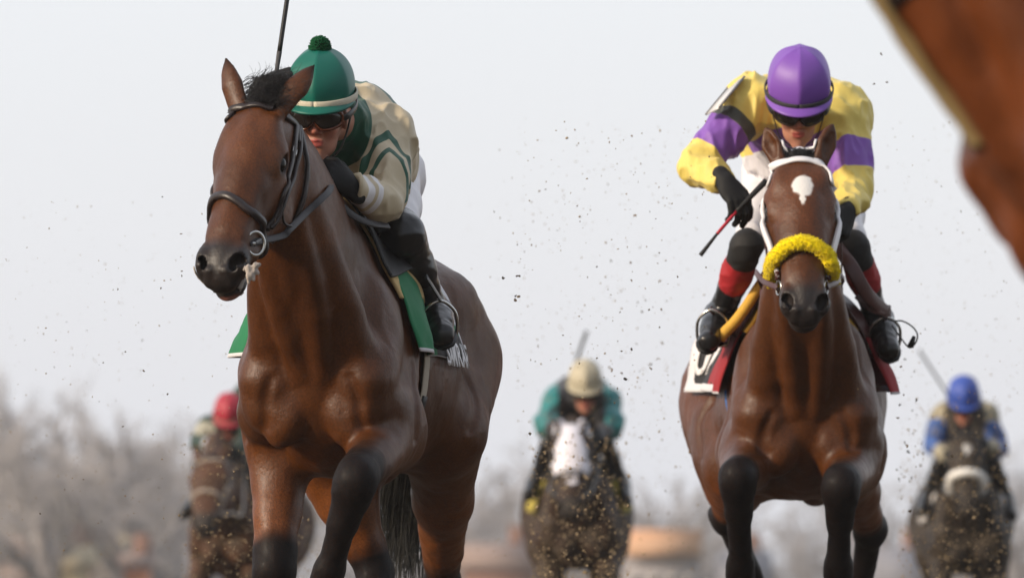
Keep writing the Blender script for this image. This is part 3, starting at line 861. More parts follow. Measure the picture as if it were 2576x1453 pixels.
def make_rider(K, label, h=.0045, group=None):
    """K: joints in world coordinates and the clothing's look"""
    pel = np.asarray(K['pelvis'], float); root = empty('person'); root.location = pel.tolist(); tag(root, label, 'jockey', group)
    T = np.eye(4); T[:3, 3] = -pel
    g = lambda k: np.asarray(K[k], float) - pel
    def gh(k):
        M = K[k].copy(); M[:3, 3] -= pel; return M
    Hd = gh('head'); ch = g('chest'); nk = g('neck'); P0 = np.zeros(3)
    lat = nrm(g('sh_l') - g('sh_r'))
    sides = ('l', 'r')
    # the whole body as one skin
    b = Solid(); head_solid(b, Hd)
    b.cap(nk, tp(Hd, A(-.02, 0, -.03)), .058, .054, k=.03)
    b.cap(P0, ch, .10, .115, k=.05, flat=(lat, 1.15)); b.cap(ch, nk, .10, .06, k=.05)
    for q in sides:
        sh, el, wr = g('sh_'+q), g('el_'+q), g('wr_'+q)
        b.cap(ch, sh, .085, .055, k=.04); b.cap(sh, el, .048, .038, k=.03); b.cap(el, wr, .040, .026, k=.02)
        hp_, kn, an, to = P0 + lat*(.085 if q == 'l' else -.085), g('kn_'+q), g('an_'+q), g('to_'+q)
        b.cap(P0, hp_, .10, .09, k=.04); b.cap(hp_, kn, .076, .036, k=.03); b.cap(kn, an, .036, .028, k=.02); b.cap(an, to, .034, .026, k=.02)
        f_, bk, sd = K['hand_'+q][:3]
        hand_solid(b, wr, f_, bk, sd, *K['hand_'+q][3:])
    V, F = b.surface(h); me = mesh_np('body', V, F); hv = (V - Hd[:3, 3]) @ Hd[:3, :3]
    lp = np.sqrt((((hv - A(.097, 0, -.061)) / A(.022, .026, .0155))**2).sum(1)); attr(me, 'lips', 1 - sstep(.7, 1.05, lp))
    fl = np.linalg.norm(hv - A(.105, 0, -.022), axis=1); fl2 = np.minimum(*[np.linalg.norm(hv - A(.075, y, -.03), axis=1) for y in (.045, -.045)])
    attr(me, 'flush', np.clip(.8*(1 - sstep(.012, .03, fl)) + .5*(1 - sstep(.01, .035, fl2)), 0, 1))
    link('body', me, M_SKIN, root)
    # shirt
    s = Solid(); bg = K.get('bulk', 1.0)
    s.cap(P0 + (ch - P0)*.05, P0 + (ch - P0)*.6, .150*bg, .165*bg, k=.06, flat=(lat, 1.05)); s.cap(lerp(P0, ch, .5), ch, .160*bg, .152*bg, k=.06, flat=(lat, 1.1)); s.cap(ch, lerp(ch, nk, .9), .14*bg, .085, k=.06)
    for q in sides:
        sh, el, wr = g('sh_'+q), g('el_'+q), g('wr_'+q)
        s.cap(ch, sh, .13*bg, .085, k=.06); s.cap(lerp(P0, ch, .55), sh, .13*bg, .078, k=.05)
        s.cap(sh, lerp(sh, el, .6), .077, .064, k=.06); s.cap(lerp(sh, el, .5), el, .064, .052, k=.03)
        s.cap(el, lerp(el, wr, .55), .053, .046, k=.025); s.cap(lerp(el, wr, .5), lerp(el, wr, .93), .047, .037, k=.02); n_ = nrm(el - wr); s.ell(wr - n_*.048, (.068, .068, .068), k=.006, sub=True)
        if K.get('extra_'+q):
            for c_, r_ in K['extra_'+q]: s.ell(np.asarray(c_) - pel, r_, k=.05)
    s.post = fold_post(K.get('seed', 3), K.get('fold', .0105), 10.5, (1.25, 1.0, .7), .55)
    V, F = s.surface(h); me = mesh_np('shirt', V, F)
    for nme, fn in K['pattern'].items(): attr(me, nme, fn(V + pel))
    link('shirt', me, K['shirt_mat'], root)
    # breeches
    s = Solid()
    s.cap(P0 - (ch - P0)*.12, P0 + (ch - P0)*.22, .135, .138, k=.05, flat=(lat, 1.15))
    for q in sides:
        sg = 1 if q == 'l' else -1; hp_, kn = P0 + lat*.085*sg, g('kn_'+q)
        tk = K.get('thigh', 1.0); s.cap(P0, hp_, .135, .120*tk, k=.05); s.cap(hp_, lerp(hp_, kn, .55), .118*tk, .085*tk, k=.05); s.cap(lerp(hp_, kn, .5), lerp(hp_, kn, K.get('breech_end', .94)), .086*tk, .058*tk, k=.04)
        s.cap(lerp(hp_, kn, K.get('breech_end', .94)), lerp(kn, g('an_'+q), .08), .046*tk, .040, k=.03)
    s.post = fold_post(K.get('seed', 3) + 7, .005, 9, (1, 1, .8))
    solid_obj('breeches', s, h*1.15, K.get('breeches_mat', M_WHITE), root)
    # boots: black leather from the knee down, with turned tops
    for q in sides:
        kn, an, to = g('kn_'+q), g('an_'+q), g('to_'+q); s = Solid(); d = an - kn
        if K.get('boot_high'): s.cap(lerp(kn, P0 + lat*.085*(1 if q == 'l' else -1), K['boot_high']), kn, .064*K.get('knee', 1.0), .064*K.get('knee', 1.0), k=.03); s.cap(kn, kn + d*.3, .064*K.get('knee', 1.0), .056*K.get('calf', 1.0), k=.03)
        cf = K.get('calf', 1.0); s.cap(kn + d*.06, kn + d*.45, .055*cf, .056*cf, k=.02); s.cap(kn + d*.4, an, .056*cf, .043, k=.03); s.ell(an, (.045, .045, .045), k=.03)
        f_ = nrm(to - an); heel = an - f_*.035 + nrm(d)*.035
        s.cap(heel, lerp(heel, to, .5) + nrm(d)*.006, .036, .037, k=.03); s.cap(lerp(an, to, .35), to, .043, .035, k=.03)
        s.cap(an, lerp(an, to, .5), .046, .040, k=.03)
        s.post = fold_post(K.get('seed', 3) + 11, .003, 14, (1, 1, 1.6))
        V, F = s.surface(h); me = mesh_np('boot', V, F); t, L = param(V, kn, an)
        attr(me, 'top', (K['boot_top'][1] - t)*L if K.get('boot_top') else np.full(len(V), -1.)); attr(me, 'cuff', (K['boot_cuff'] - t)*L if K.get('boot_cuff') else np.full(len(V), -1.))
        link('boot', me, K.get('boot_mat_'+q, K.get('boot_mat', M_BOOT_TOP)), root)
        if K.get('boot_sole', True):
            mb = MB(); sd = nrm(np.cross(f_, d)); up = nrm(np.cross(sd, f_)); up = up if up @ d > 0 else -up
            P = [lerp(heel - f_*.03, to + f_*.028, t_) + up*(.031 - .006*math.sin(t_*3.1)) for t_ in np.linspace(0, 1, 12)]
            mb.ribbon(P, [up]*12, [.050, .062, .064, .060, .058, .062, .072, .078, .080, .078, .066, .040], .009); mb.obj('sole', M_RUBBER, bpy.data.objects[root.children[-1].name] if False else [c for c in root.children if c.name.startswith('boot')][-1])
    # gloves
    for q in sides:
        s = Solid(); wr, el = g('wr_'+q), g('el_'+q); f_, bk, sd = K['hand_'+q][:3]
        hand_solid(s, wr, f_, bk, sd, *K['hand_'+q][3:])
        s.cap(wr, wr + nrm(el - wr)*.024, .029, .030, k=.012)
        for p in range(len(s.pr)):
            pass
        base = s
        s.post = lambda q_, d_: d_ - .0022
        o, _ = solid_obj('glove', s, .0032, K.get('glove_mat', M_GLOVE), root)
        if K.get('cuff_'+q):
            mb = MB(); c_ = wr + nrm(el - wr)*.030; ax = nrm(el - wr); u = nrm(np.cross(ax, (0, 0, 1))); v = np.cross(ax, u); an_ = np.linspace(0, 2*math.pi, 28)
            P = [c_ + (u*math.cos(t_) + v*math.sin(t_))*.036 for t_ in an_]; mb.ribbon(P, [p - c_ for p in P], .016, .003); mb.obj('cuff_band', K['cuff_'+q], o)
    # helmet, goggles
    Mh = Hd.copy(); Mh[:3, 3] = tp(Hd, A(-.008, 0, .088)); ca = K.get('cap_tilt', 0.0)
    c, sn = math.cos(ca), math.sin(ca); Mh[:3, :3] = Mh[:3, :3] @ np.array([[c, 0, sn], [0, 1, 0], [-sn, 0, c]])
    Mh = Mh.copy(); Mh[:3, :3] *= K.get('cap_scale', 1.0)
    hm = dome(Mh, K['cap_mat'], 'helmet', root)
    peak(Mh, K['cap_mat'], 'peak', hm); ring(Mh, K['band_mat'], 'band', hm, .1255, .106, -.024, K.get('band_w', .020), .004, tilt=-.006)
    if K.get('pompom'): pompom(Mh, .034, .118, K['pompom'], 'pompom', hm)
    else:
        mb = MB(); mb.tube(tp(Mh, np.array([(0, 0, .112), (0, 0, .1165), (0, 0, .119)])), [.011, .010, .004], 12); mb.obj('button', K['cap_mat'], hm)
    goggles(Hd, root, K['goggle_mat'], K.get('strap_mat', M_BLACKLEATHER), None)
    mb = MB()                                                         # chin strap
    for y in (1, -1):
        P = spline(tp(Hd, np.array([(.012, y*.095, .02), (.018, y*.078, -.05), (.045, y*.055, -.10), (.060, 0, -.132)])), 14)
        cN = P - tp(Hd, A(0, 0, -.03)); mb.ribbon(P, cN, .014, .003)
    mb.obj('chin_strap', M_BLACKLEATHER, hm)
    return root

def boot_material(name, top, cuff=None):
    m = NT(name); n = m.noise(30, 4); c = m.mix(n, (.008, .008, .009, 1), (.016, .016, .018, 1))
    c = m.mix(m.step(m.attr('top'), -.0012, .0012), c, top); r = m.math('MULTIPLY_ADD', m.step(m.attr('top'), -.001, .001), .35, .28)
    if cuff: c = m.mix(m.step(m.attr('cuff'), -.0012, .0012), c, cuff); r = m.math('MAXIMUM', r, m.math('MULTIPLY', m.step(m.attr('cuff'), -.001, .001), .75))
    m.col(c); m.l(r, m.p.inputs['Roughness']); m.set(Specular_IOR_Level=.5); m.bump(m.noise(22, 3), .25, .008); return m.m
M_BOOT_TOP = boot_material('black_boot_with_cloth_top', (.011, .011, .012, 1))
M_BOOT_RED = boot_material('black_boot_with_red_top', (.36, .012, .018, 1), (.011, .011, .012, 1))

def head_frame_w(c, fwd, up): return frame(c, fwd, up)

def dist_to(P, a): return np.linalg.norm(P - a, axis=1)

# ------------------------------------------------------------------ rider one: tan and green silks
TAN = (.56, .47, .32, 1); GREEN = (.012, .085, .050, 1); TEAL = (.004, .130, .098, 1)
def pat1(K):
    sh, el, nk, ch, pel = K['sh_l'], K['el_l'], K['neck'], K['chest'], K['pelvis']
    ax = nrm(el - sh); ref = nrm(np.cross(ax, A(0, 0, 1))); outw = nrm(A(.15, -.95, .15) - ax*(A(.15, -.95, .15) @ ax)); oth = np.cross(ax, outw)
    def chev(P):
        t = (P - sh) @ ax; q = P - sh - np.outer(t, ax); ang = np.arctan2(q @ oth, q @ outw)
        on = .075 - np.linalg.norm(q, axis=1) + .035
        v = t - 1.35*np.abs(ang)*.065 - .025
        d1 = .017 - np.abs(v - .060); d2 = .015 - np.abs(v - .135)
        m = np.maximum(d1, d2); m = np.minimum(m, .105 - np.abs(ang)*.065); return np.minimum(m, np.where((t > -.02) & (on > 0), 1., -1.))
    def sash(P):
        f = nrm(K['head'][:3, 0]); q = P - nk
        a = .108 - np.linalg.norm(q * A(.92, .55, .66), axis=1)
        return a
    def back(P):
        t, L = param(P, ch, pel); w = nrm(K['sh_l'] - K['sh_r'])
        up = (P - ch) @ nrm(np.cross(pel - ch, w) * np.sign(np.cross(pel - ch, w)[2]))
        return np.minimum(np.maximum(.042 - np.abs(t*L - .16), .030 - np.abs(t*L + .03)), up - .06)
    def green(P): return np.maximum(np.maximum(chev(P), sash(P)), back(P))
    def cuffb(P):
        wr = K['wr_l']; el_ = K['el_l']; t = (P - wr) @ nrm(el_ - wr); r = np.linalg.norm(P - wr - np.outer(t, nrm(el_ - wr)), axis=1)
        return np.minimum(np.maximum(.010 - np.abs(t - .050), .010 - np.abs(t - .083)), .07 - r)
    return {'green': green, 'white': cuffb}
hd1 = frame(W(806, 292, 20.02), A(-.14, -1, -.30), A(-.02, -.42, 1))
K1 = dict(pelvis=W(905, 440, 20.98), chest=W(885, 345, 20.45), neck=W(838, 300, 20.22), head=hd1,
    sh_l=W(965, 360, 20.36), el_l=W(972, 512, 20.10), wr_l=W(880, 470, 19.98),
    sh_r=W(748, 345, 20.28), el_r=W(690, 330, 20.02), wr_r=W(690, 262, 19.96),
    kn_l=W(1010, 592, 20.28), an_l=W(1090, 782, 20.56), to_l=W(1113, 840, 20.36),
    kn_r=W(770, 600, 20.40), an_r=W(705, 800, 20.66), to_r=W(690, 842, 20.48),
    hand_l=(A(-.70, -.30, .62), A(.35, -.80, .45), -1, (.9, 1.25, .8), .03, 1.0, .8),
    hand_r=(A(.06, -.25, .95), A(-.95, -.2, .1), 1, (1.3, 1.4, .9), .02, 1.0, .9),
    seed=4, bulk=.96, thigh=.9, boot_high=.12, cap_mat=cloth('teal_cap_cover', TEAL, rough=.45, nb=.10, sheen=0), band_mat=cloth('cream_elastic', (.62, .57, .45, 1), rough=.7),
    pompom=simple('green_wool', (.006, .085, .032, 1), .85, .2, ns=300), goggle_mat=simple('amber_goggle_frame', (.11, .030, .012, 1), .2, .5, nb=0),
    shirt_mat=cloth('tan_and_green_silks', TAN, [('green', GREEN), ('white', (.75, .73, .74, 1))]), cap_tilt=0.0)
K1['pattern'] = pat1(K1)
rider1 = make_rider(K1, 'jockey in tan and green silks, green pompom cap pressed low behind the horse neck')

# ------------------------------------------------------------------ rider two: yellow and purple silks
YEL = (.80, .63, .15, 1); PUR = (.235, .095, .46, 1)
def pat2(K):
    def band(P, q, t0, t1):
        sh, el = K['sh_'+q], K['el_'+q]; t, L = param(P, sh, el); r = np.linalg.norm(P - sh - np.outer(t, el - sh), axis=1)
        return np.minimum(np.minimum(t - t0, t1 - t)*L, .115 - r)
    def offarm(P):
        m = np.full(len(P), 1.)
        for q in 'lr':
            sh, el = K['el_'+q], K['wr_'+q]; t, L = param(P, sh, el); r = np.linalg.norm(P - sh - np.outer(np.clip(t, 0, 1.5), el - sh), axis=1); m = np.minimum(m, r - .105)
            sh, el = K['sh_'+q], K['el_'+q]; t, L = param(P, sh, el); r = np.linalg.norm(P - sh - np.outer(np.clip(t, 0, 1), el - sh), axis=1)
            m = np.minimum(m, np.where(t > .12, r - .092, 1.))
        return m
    z0 = W(2010, 357, 23.1)[2]; fr = nrm(K['head'][:3, 0] * A(1, 1, 0))
    def hoop(P):
        ax = (P - K['chest']) @ nrm(K['sh_l'] - K['sh_r'])
        return np.minimum(.030 - np.abs(P[:, 2] - z0 + .018*np.exp(-(ax/.03)**2) - .012*np.exp(-((np.abs(ax) - .085)/.05)**2)), np.minimum(offarm(P), (P - K['chest']) @ fr + .02))
    def low(P): return np.minimum(z0 - .026 - P[:, 2], offarm(P))
    def dots(P): return np.full(len(P), -1.)
    return {'purple': lambda P: np.maximum(np.maximum(band(P, 'r', .44, .80), band(P, 'l', .46, .79)), hoop(P)), 'white': low, 'dark': lambda P: band(P, 'r', .31, .44)}
hd2 = frame(W(2009, 268, 22.80), A(-.03, -1, -.56), A(.0, -.62, 1))
K2 = dict(pelvis=W(2011, 440, 23.78), chest=W(2011, 305, 23.24), neck=W(2010, 280, 23.04), head=hd2,
    sh_l=W(2114, 288, 23.12), el_l=W(2155, 478, 22.95), wr_l=W(2130, 535, 22.72),
    sh_r=W(1896, 262, 23.08), el_r=W(1752, 418, 22.95), wr_r=W(1826, 458, 22.76),
    kn_l=W(2146, 622, 23.10), an_l=W(2206, 800, 23.40), to_l=W(2236, 878, 23.20),
    kn_r=W(1880, 618, 23.06), an_r=W(1812, 795, 23.36), to_r=W(1782, 856, 23.14),
    hand_l=(A(-.25, -.55, -.75), A(.75, -.35, .35), -1, (1.0, 1.25, .8), .03, 1.0, .8),
    hand_r=(A(.42, -.30, -.72), A(.30, -.85, .42), 1, (.50, .70, .5), .09, 1.0, .6),
    seed=12, bulk=1.04, cap_mat=cloth('purple_cap_cover', (.205, .080, .44, 1), rough=.45, nb=.10, sheen=0), band_mat=cloth('black_elastic', (.02, .02, .022, 1), rough=.6),
    band_w=.017, cap_scale=1.07, goggle_mat=simple('dark_goggle_frame', (.03, .018, .013, 1), .2, .5, nb=0), boot_mat=M_BOOT_RED, boot_top=(0, .56), boot_cuff=.20, boot_high=.02, knee=.78, calf=.86, thigh=.90, breech_end=.90,
    cuff_r=M_BLACKLEATHER, shirt_mat=cloth('yellow_and_purple_silks', YEL, [('purple', PUR), ('white', (.72, .70, .74, 1)), ('dark', (.07, .075, .062, 1))]))
K2['pattern'] = pat2(K2)
rider2 = make_rider(K2, 'jockey in yellow silks with purple sleeve bands and a purple cap, arm bent, head down')

def arm_card():
    """the stiff number card strapped to the upper arm"""
    o = np.asarray(K2['pelvis'], float); a, b = W(1862, 208, 23.02) - o, W(1798, 286, 22.92) - o; ax = nrm(b - a); n = nrm(A(-.75, -.35, .62) - ax*(A(-.75, -.35, .62) @ ax)); sd = np.cross(ax, n)
    mb = MB(); mb.box((a + b)/2 + n*.010, (np.linalg.norm(b - a), .075, .004), np.stack([ax, sd, n], 1)); c = mb.obj('arm_card', simple('white_card', (.62, .62, .64, 1), .35, .5, ns=30, nb=.1), rider2, False)
    mb = MB()
    for e in (-.5, .5): mb.tube([a + sd*.075*e + n*.012, b + sd*.075*e + n*.012], .004, 8)
    mb.obj('card_edge', simple('grey_card_edge', (.18, .18, .19, 1), .5), c)
arm_card()
# ------------------------------------------------------------------ tack
def hit(M, S, px, py, d0=18.5, d1=23.0, step=.012):
    """where a bearing of the place meets a horse's hide (horse coordinates)"""
    d = np.arange(d0, d1, step); Mi = np.linalg.inv(M); P = tp(Mi, np.array([W(px, py, q) for q in d])); v = S.ev(P)
    i = np.argmax(v < 0)
    if v[i] >= 0: i = int(np.argmin(v)); return P[i]                  # grazes past: nearest point
    t = v[i-1] / (v[i-1] - v[i] + 1e-9); return lerp(P[i-1], P[i], t)
def lay(S, pts, n=40, off=.002):
    P = spline(pts, n)
    return S.project(P, off)
def strap(S, pts, w, t, mat, name, parent, n=40, off=.001):
    P, N = lay(S, pts, n, off); mb = MB(); mb.ribbon(P, N, w, t); return mb.obj(name, mat, parent)
def mirror_h(H, pts):
    Hi = np.linalg.inv(H); q = tp(Hi, np.asarray(pts)); return tp(H, q * A(1, -1, 1))
def buckle(S, p, along, w, h, mat, parent, off=.006, r=.0022):
    P, N = S.project(np.array([p]), off); n = N[0]; a = nrm(along - n*(along @ n)); b = np.cross(n, a)
    Q = [P[0] + a*x*h + b*y*w for x, y in ((-.5,-.5), (.5,-.5), (.5,.5), (-.5,.5), (-.5,-.5), (.5,-.5))]
    mb = MB(); mb.tube(spline(Q, 30), r, 6); mb.tube([P[0] - b*w*.0 - a*h*.5, P[0] + a*h*.55], r*.8, 6); return mb.obj('buckle', mat, parent)

def trunk_r(S, xs, ph, off, cx=1.22):
    """distance out to the hide along rays from the spine's axis"""
    xs, ph = np.broadcast_arrays(np.asarray(xs, float), np.asarray(ph, float)); sh = xs.shape; x = xs.ravel(); p = ph.ravel()
    D = np.stack([0*p, np.sin(p), np.cos(p)], 1); O = np.stack([x, 0*x, 0*x + cx], 1)
    lo = np.full(len(x), .10); hi = np.full(len(x), .52)
    for _ in range(16):
        m = (lo + hi)/2; v = S.ev(O + D*m[:, None]) - off; lo = np.where(v < 0, m, lo); hi = np.where(v < 0, hi, m)
    return (O + D*lo[:, None]).reshape(*sh, 3)

def drape(S, x0, x1, phm, off, mat, name, parent, m=40, n=90, flare=0.0, hem=.012, thick=.005, attrs=None, seed=1, phm_back=None, skew=0.0, bulge=.2):
    """cloth hung over the back from x0 (front) to x1 (rear), down to the angle phm on both sides"""
    u = np.linspace(0, 1, m); v = np.linspace(-1, 1, n); U, Vv = np.meshgrid(u, v, indexing='ij')
    pm = phm + ((phm_back or phm) - phm)*U
    PH = np.radians(pm)*Vv; X = x0 + (x1 - x0)*U + skew*np.abs(Vv)**2*(U)
    P = trunk_r(S, X, PH, off)
    y = np.abs(P[:, :, 1]); h = n//2
    right = np.maximum.accumulate(y[:, h:], 1); left = np.maximum.accumulate(y[:, :n-h][:, ::-1], 1)[:, ::-1]
    Y = np.concatenate([left[:, :n-h][:, :h], right], 1); sg = np.sign(P[:, :, 1])
    fla = np.where(Vv > 0, flare[0], flare[1]) if isinstance(flare, tuple) else flare
    fl = fla*np.exp(-((U - bulge)/.13)**2)*np.clip(np.abs(Vv)-.22, 0, 1)**.8
    wv = vnoise(np.stack([X.ravel()*7, PH.ravel()*.7, 0*X.ravel()], 1), 1.0, seed).reshape(X.shape)
    P[:, :, 1] = sg*(Y + fl + np.clip(np.abs(Vv)-.3, 0, 1)*hem*(1+wv))
    P[:, :, 2] += np.clip(np.abs(Vv)-.6, 0, 1)*.02*wv
    V = P.reshape(-1, 3); F = np.array([(i*n+j, (i+1)*n+j, (i+1)*n+j+1, i*n+j+1) for i in range(m-1) for j in range(n-1)])
    me = mesh_np(name, V, F)
    for k, f in (attrs or {}).items(): attr(me, k, f(V, U.ravel(), Vv.ravel()))
    o = link(name, me, mat, parent); md = o.modifiers.new('thickness', 'SOLIDIFY'); md.thickness = thick; md.offset = 1
    return o, P

def letters(txt, place, size, mat, parent, name='lettering', spacing=1.0, xs=1.0, bold=.012):
    """raised letters; place(x, y) puts flat text coordinates onto the cloth and returns point and normal"""
    cu = bpy.data.curves.new('letters', 'FONT'); cu.body = txt; cu.size = size; cu.offset = bold*size; cu.space_character = spacing; cu.resolution_u = 3
    to = bpy.data.objects.new('letters', cu); COL.objects.link(to); bpy.context.view_layer.update()
    me = to.to_mesh(); V = np.array([v.co[:] for v in me.vertices]); F = [tuple(p.vertices) for p in me.polygons]
    to.to_mesh_clear(); bpy.data.objects.remove(to)
    # cut long faces so that the letters follow the cloth
    V[:, 0] *= xs
    import bmesh
    bm = bmesh.new(); vs = [bm.verts.new((a, b, 0)) for a, b, _ in V]
    for f in F:
        try: bm.faces.new([vs[i] for i in f])
        except ValueError: pass
    for _ in range(2): bmesh.ops.subdivide_edges(bm, edges=[e for e in bm.edges if e.calc_length() > .03], cuts=1)
    bmesh.ops.triangulate(bm, faces=bm.faces[:]); bm.verts.index_update()
    V = np.array([v.co[:] for v in bm.verts]); F = [tuple(v.index for v in f.verts) for f in bm.faces]; bm.free()
    Q = place(V[:, 0], V[:, 1])
    o = link(name, mesh_np(name, Q, F, False), mat, parent); md = o.modifiers.new('thickness', 'SOLIDIFY'); md.thickness = .0025; md.offset = 0
    return o

def grid_place(P, x0, x1, side, zs, ylow):
    """maps text x -> rearwards from zs[0], y -> height above ylow on one side of a draped cloth"""
    m, n, _ = P.shape; js = range(n//2, n) if side > 0 else range(n//2, -1, -1)
    G = P[:, list(js)]
    def f(tx, ty):
        out = []
        for a, b in zip(tx, ty):
            xx = zs + a*(-1); i = np.clip((x0 - xx)/(x0 - x1)*(m-1), 0, m-1.001); i0 = int(i); f_ = i - i0
            row = G[i0]*(1-f_) + G[i0+1]*f_; z = ylow + b
            k = np.searchsorted(-row[:, 2], -z); k = min(max(k, 1), len(row)-1); t = (row[k-1, 2]-z)/(row[k-1, 2]-row[k, 2]+1e-9)
            q = row[k-1]*(1-t) + row[k]*t; out.append(q + A(0, side*.0065, 0))
        return np.array(out)
    return f

def cloth_material(name, main, border=(.70, .69, .72, 1), patch=(.014, .014, .016, 1)):
    return cloth(name, main, [('patch', patch), ('border', border)], rough=.75, nb=.3)

def whip(name, pts, radii, label):
    """pts: butt ... tip; the grip, the shaft and the leather flap are parts"""
    pts = [np.asarray(p, float) for p in pts]; root = empty(name); root.location = pts[0].tolist(); tag(root, label, 'riding whip')
    o = pts[0]
    for nme, i, r, m in radii:
        P = spline([pts[k] - o for k in i], 14) if len(i) > 2 else np.linspace(pts[i[0]] - o, pts[i[1]] - o, 10)
        mb = MB(); mb.tube(P, np.linspace(r[0], r[1], len(P)), 10, flat=r[2] if len(r) > 2 else None); mb.obj(nme, m, root)
    return root

def stirrup(parent, M, foot, toe, top, S, mat_l, mat_m):
    """iron round the ball of the foot and the leather up to the saddle"""
    Mi = np.linalg.inv(M); f = tp(Mi, np.asarray(foot)); t = tp(Mi, np.asarray(toe)); tr = Mi[:3, :3]
    d = nrm(t - f); c = lerp(f, t, .62); up = nrm(A(0, 0, 1) - d*d[2]); sd = np.cross(d, up)
    P = [c - up*.045 + sd*s_*.050 for s_ in (-1, 1)]
    arch = [P[0], c + sd*-.056 - up*.01, c + sd*-.046 + up*.045, c + up*.078, c + sd*.046 + up*.045, c + sd*.056 - up*.01, P[1]]
    mb = MB(); mb.tube(spline(arch, 40), .0055, 8); mb.ribbon(np.linspace(P[0], P[1], 6), [-up]*6, .035, .009); mb.obj('stirrup_iron', mat_m, parent)
    L = [c + up*.080, lerp(c + up*.08, np.asarray(top), .5), np.asarray(top)]
    s_ = np.sign(top[1]); mb = MB(); mb.ribbon(spline(L, 16), [A(0, s_, .2)]*16, .022, .004); mb.obj('stirrup_leather', mat_l, parent)

M_DKLEATH = simple('dark_saddle_leather', (.010, .009, .010, 1), .55, .4, ns=120, nb=.2)
M_MAROON = simple('maroon_leather', (.060, .014, .012, 1), .4, .5, ns=120, nb=.25, var=.3)
M_WHITELEATH = simple('white_vinyl', (.78, .77, .80, 1), .4, .45, ns=90, nb=.1, var=.06)
M_REIN = simple('rubber_rein', (.038, .036, .040, 1), .55, .4, ns=240, nb=.6, var=.3)
M_TAN = simple('tan_felt', (.56, .40, .19, 1), .9, .2, ns=120, nb=.3)
M_YELPAD = simple('yellow_foam', (.70, .40, .055, 1), .7, .3, ns=90, nb=.2)
M_BEIGE = simple('beige_webbing', (.42, .37, .30, 1), .85, .2, ns=200, nb=.4)
M_BLUE = simple('blue_webbing', (.045, .17, .50, 1), .8, .2, ns=200, nb=.4)
M_LETTER = simple('white_print', (.74, .73, .74, 1), .8, .2, nb=.05)

# ---- horse one
b1 = empty('bridle', M1); tag(b1, 'dark brown leather bridle with a steel ring bit, strapped on the left horse', 'bridle')
h1 = lambda *pp: [hit(M1, S1, *p) for p in pp]
def headband(S, H, pts, w, t, mat, name, parent, extra=()):
    return strap(S, list(pts) + list(extra), w, t, mat, name, parent, 60)
hp1 = lambda *v: tp(H1, v)
strap(S1, [hp1(.02, -.115, -.10), *h1((569, 293), (585, 277), (630, 268), (679, 274), (719, 296), (744, 318)), hp1(.02, .125, -.12)], .021, .009, M_LEATHER, 'browband', b1, 60)
nb_pts = h1((530, 520), (546, 497), (572, 494), (598, 509), (626, 532), (658, 563))
strap(S1, [hp1(.40, -.02, -.20), hp1(.39, -.075, -.11), *nb_pts, hp1(.41, .06, -.155), hp1(.41, .0, -.20)], .023, .012, M_LEATHER, 'noseband', b1, 70)
ch_pts = h1((742, 318), (739, 353), (731, 403), (722, 440), (710, 485), (700, 520), (688, 547), (668, 578))
for pp in (ch_pts, mirror_h(H1, ch_pts)): strap(S1, pp, .018, .009, M_LEATHER, 'cheekpiece', b1, 50)
c2 = h1((748, 323), (751, 360), (742, 410), (733, 450), (716, 490), (696, 545), (676, 572))
for pp in (c2, mirror_h(H1, c2)): strap(S1, pp, .013, .010, M_LEATHER, 'noseband_strap', b1, 50, .002)
th = h1((750, 322), (757, 355), (765, 392), (768, 430), (764, 468))
strap(S1, [*mirror_h(H1, th)[::-1][1:], *th[:1]] if False else [*th, hp1(.20, .05, -.265), hp1(.20, -.05, -.265), *mirror_h(H1, th)[::-1]], .019, .009, M_LEATHER, 'throatlatch', b1, 80, .003)
lp = h1((706, 516), (705, 540), (712, 562), (728, 566)); strap(S1, lp, .006, .006, M_LEATHER, 'keeper_loop', b1, 30, .004)
for px, py in ((736, 380), (757, 352), (691, 548)): buckle(S1, hit(M1, S1, px, py), hp1(.2, .1, -.1) - hp1(.0, .1, -.08), .016, .020, M_STEEL, b1)
rc = hit(M1, S1, 634, 612); Pn, Nn = S1.project(np.array([rc]), .009); nn = nrm(Nn[0] + D1(A(0, -1.2, 0))); e1 = nrm(np.cross(nn, A(0, 0, 1))); e2 = np.cross(nn, e1)
for P_ in (Pn[0], tp(H1, tp(np.linalg.inv(H1), mirror_h(H1, Pn)[0]) + A(-.035, .022, -.02))):
    mb = MB(); mb.tube([P_ + .029*(e1*math.cos(a)*1.0 + e2*math.sin(a)*1.15) for a in np.linspace(0, 2*math.pi, 40)], .0052, 8, caps=False); rg = mb.obj('bit_ring', M_STEEL, b1)
mb = MB(); mb.tube(np.linspace(Pn[0], mirror_h(H1, Pn)[0], 8), .006, 8); mb.obj('bit_mouthpiece', M_STEEL, b1)
curb = [Pn[0], *h1((668, 600), (700, 597)), hp1(.40, .035, -.225), hp1(.40, -.035, -.225), mirror_h(H1, Pn)[0]]
strap(S1, curb, .016, .005, M_BLACKLEATHER, 'curb_strap', b1, 50, .004)
l1w = lambda px, py, d: L1(px, py, d)
def free_strap(pts, normal, w, t, mat, name, parent, n=40):
    P = spline(pts, n); N = [normal]*n; mb = MB(); mb.ribbon(P, N, w, t); return mb.obj(name, mat, parent)
ring1 = Pn[0] + e1*.022
rn = [ring1, *[S1.project(np.array([q]), .008)[0][0] for q in h1((700, 590), (722, 573), (765, 533), (800, 503), (822, 478))], L1(830, 452, 19.93), L1(824, 428, 19.95)]
free_strap(rn, D1(A(.35, -1, .25)), .020, .005, M_REIN, 'rein', b1, 60)
rn2 = [mirror_h(H1, [ring1])[0], *[S1.project(np.array([q]), .010)[0][0] for q in mirror_h(H1, h1((722, 573), (765, 533)))], L1(690, 330, 19.95)]
free_strap(rn2, D1(A(-.5, -.8, .2)), .020, .005, M_REIN, 'rein', b1, 50)
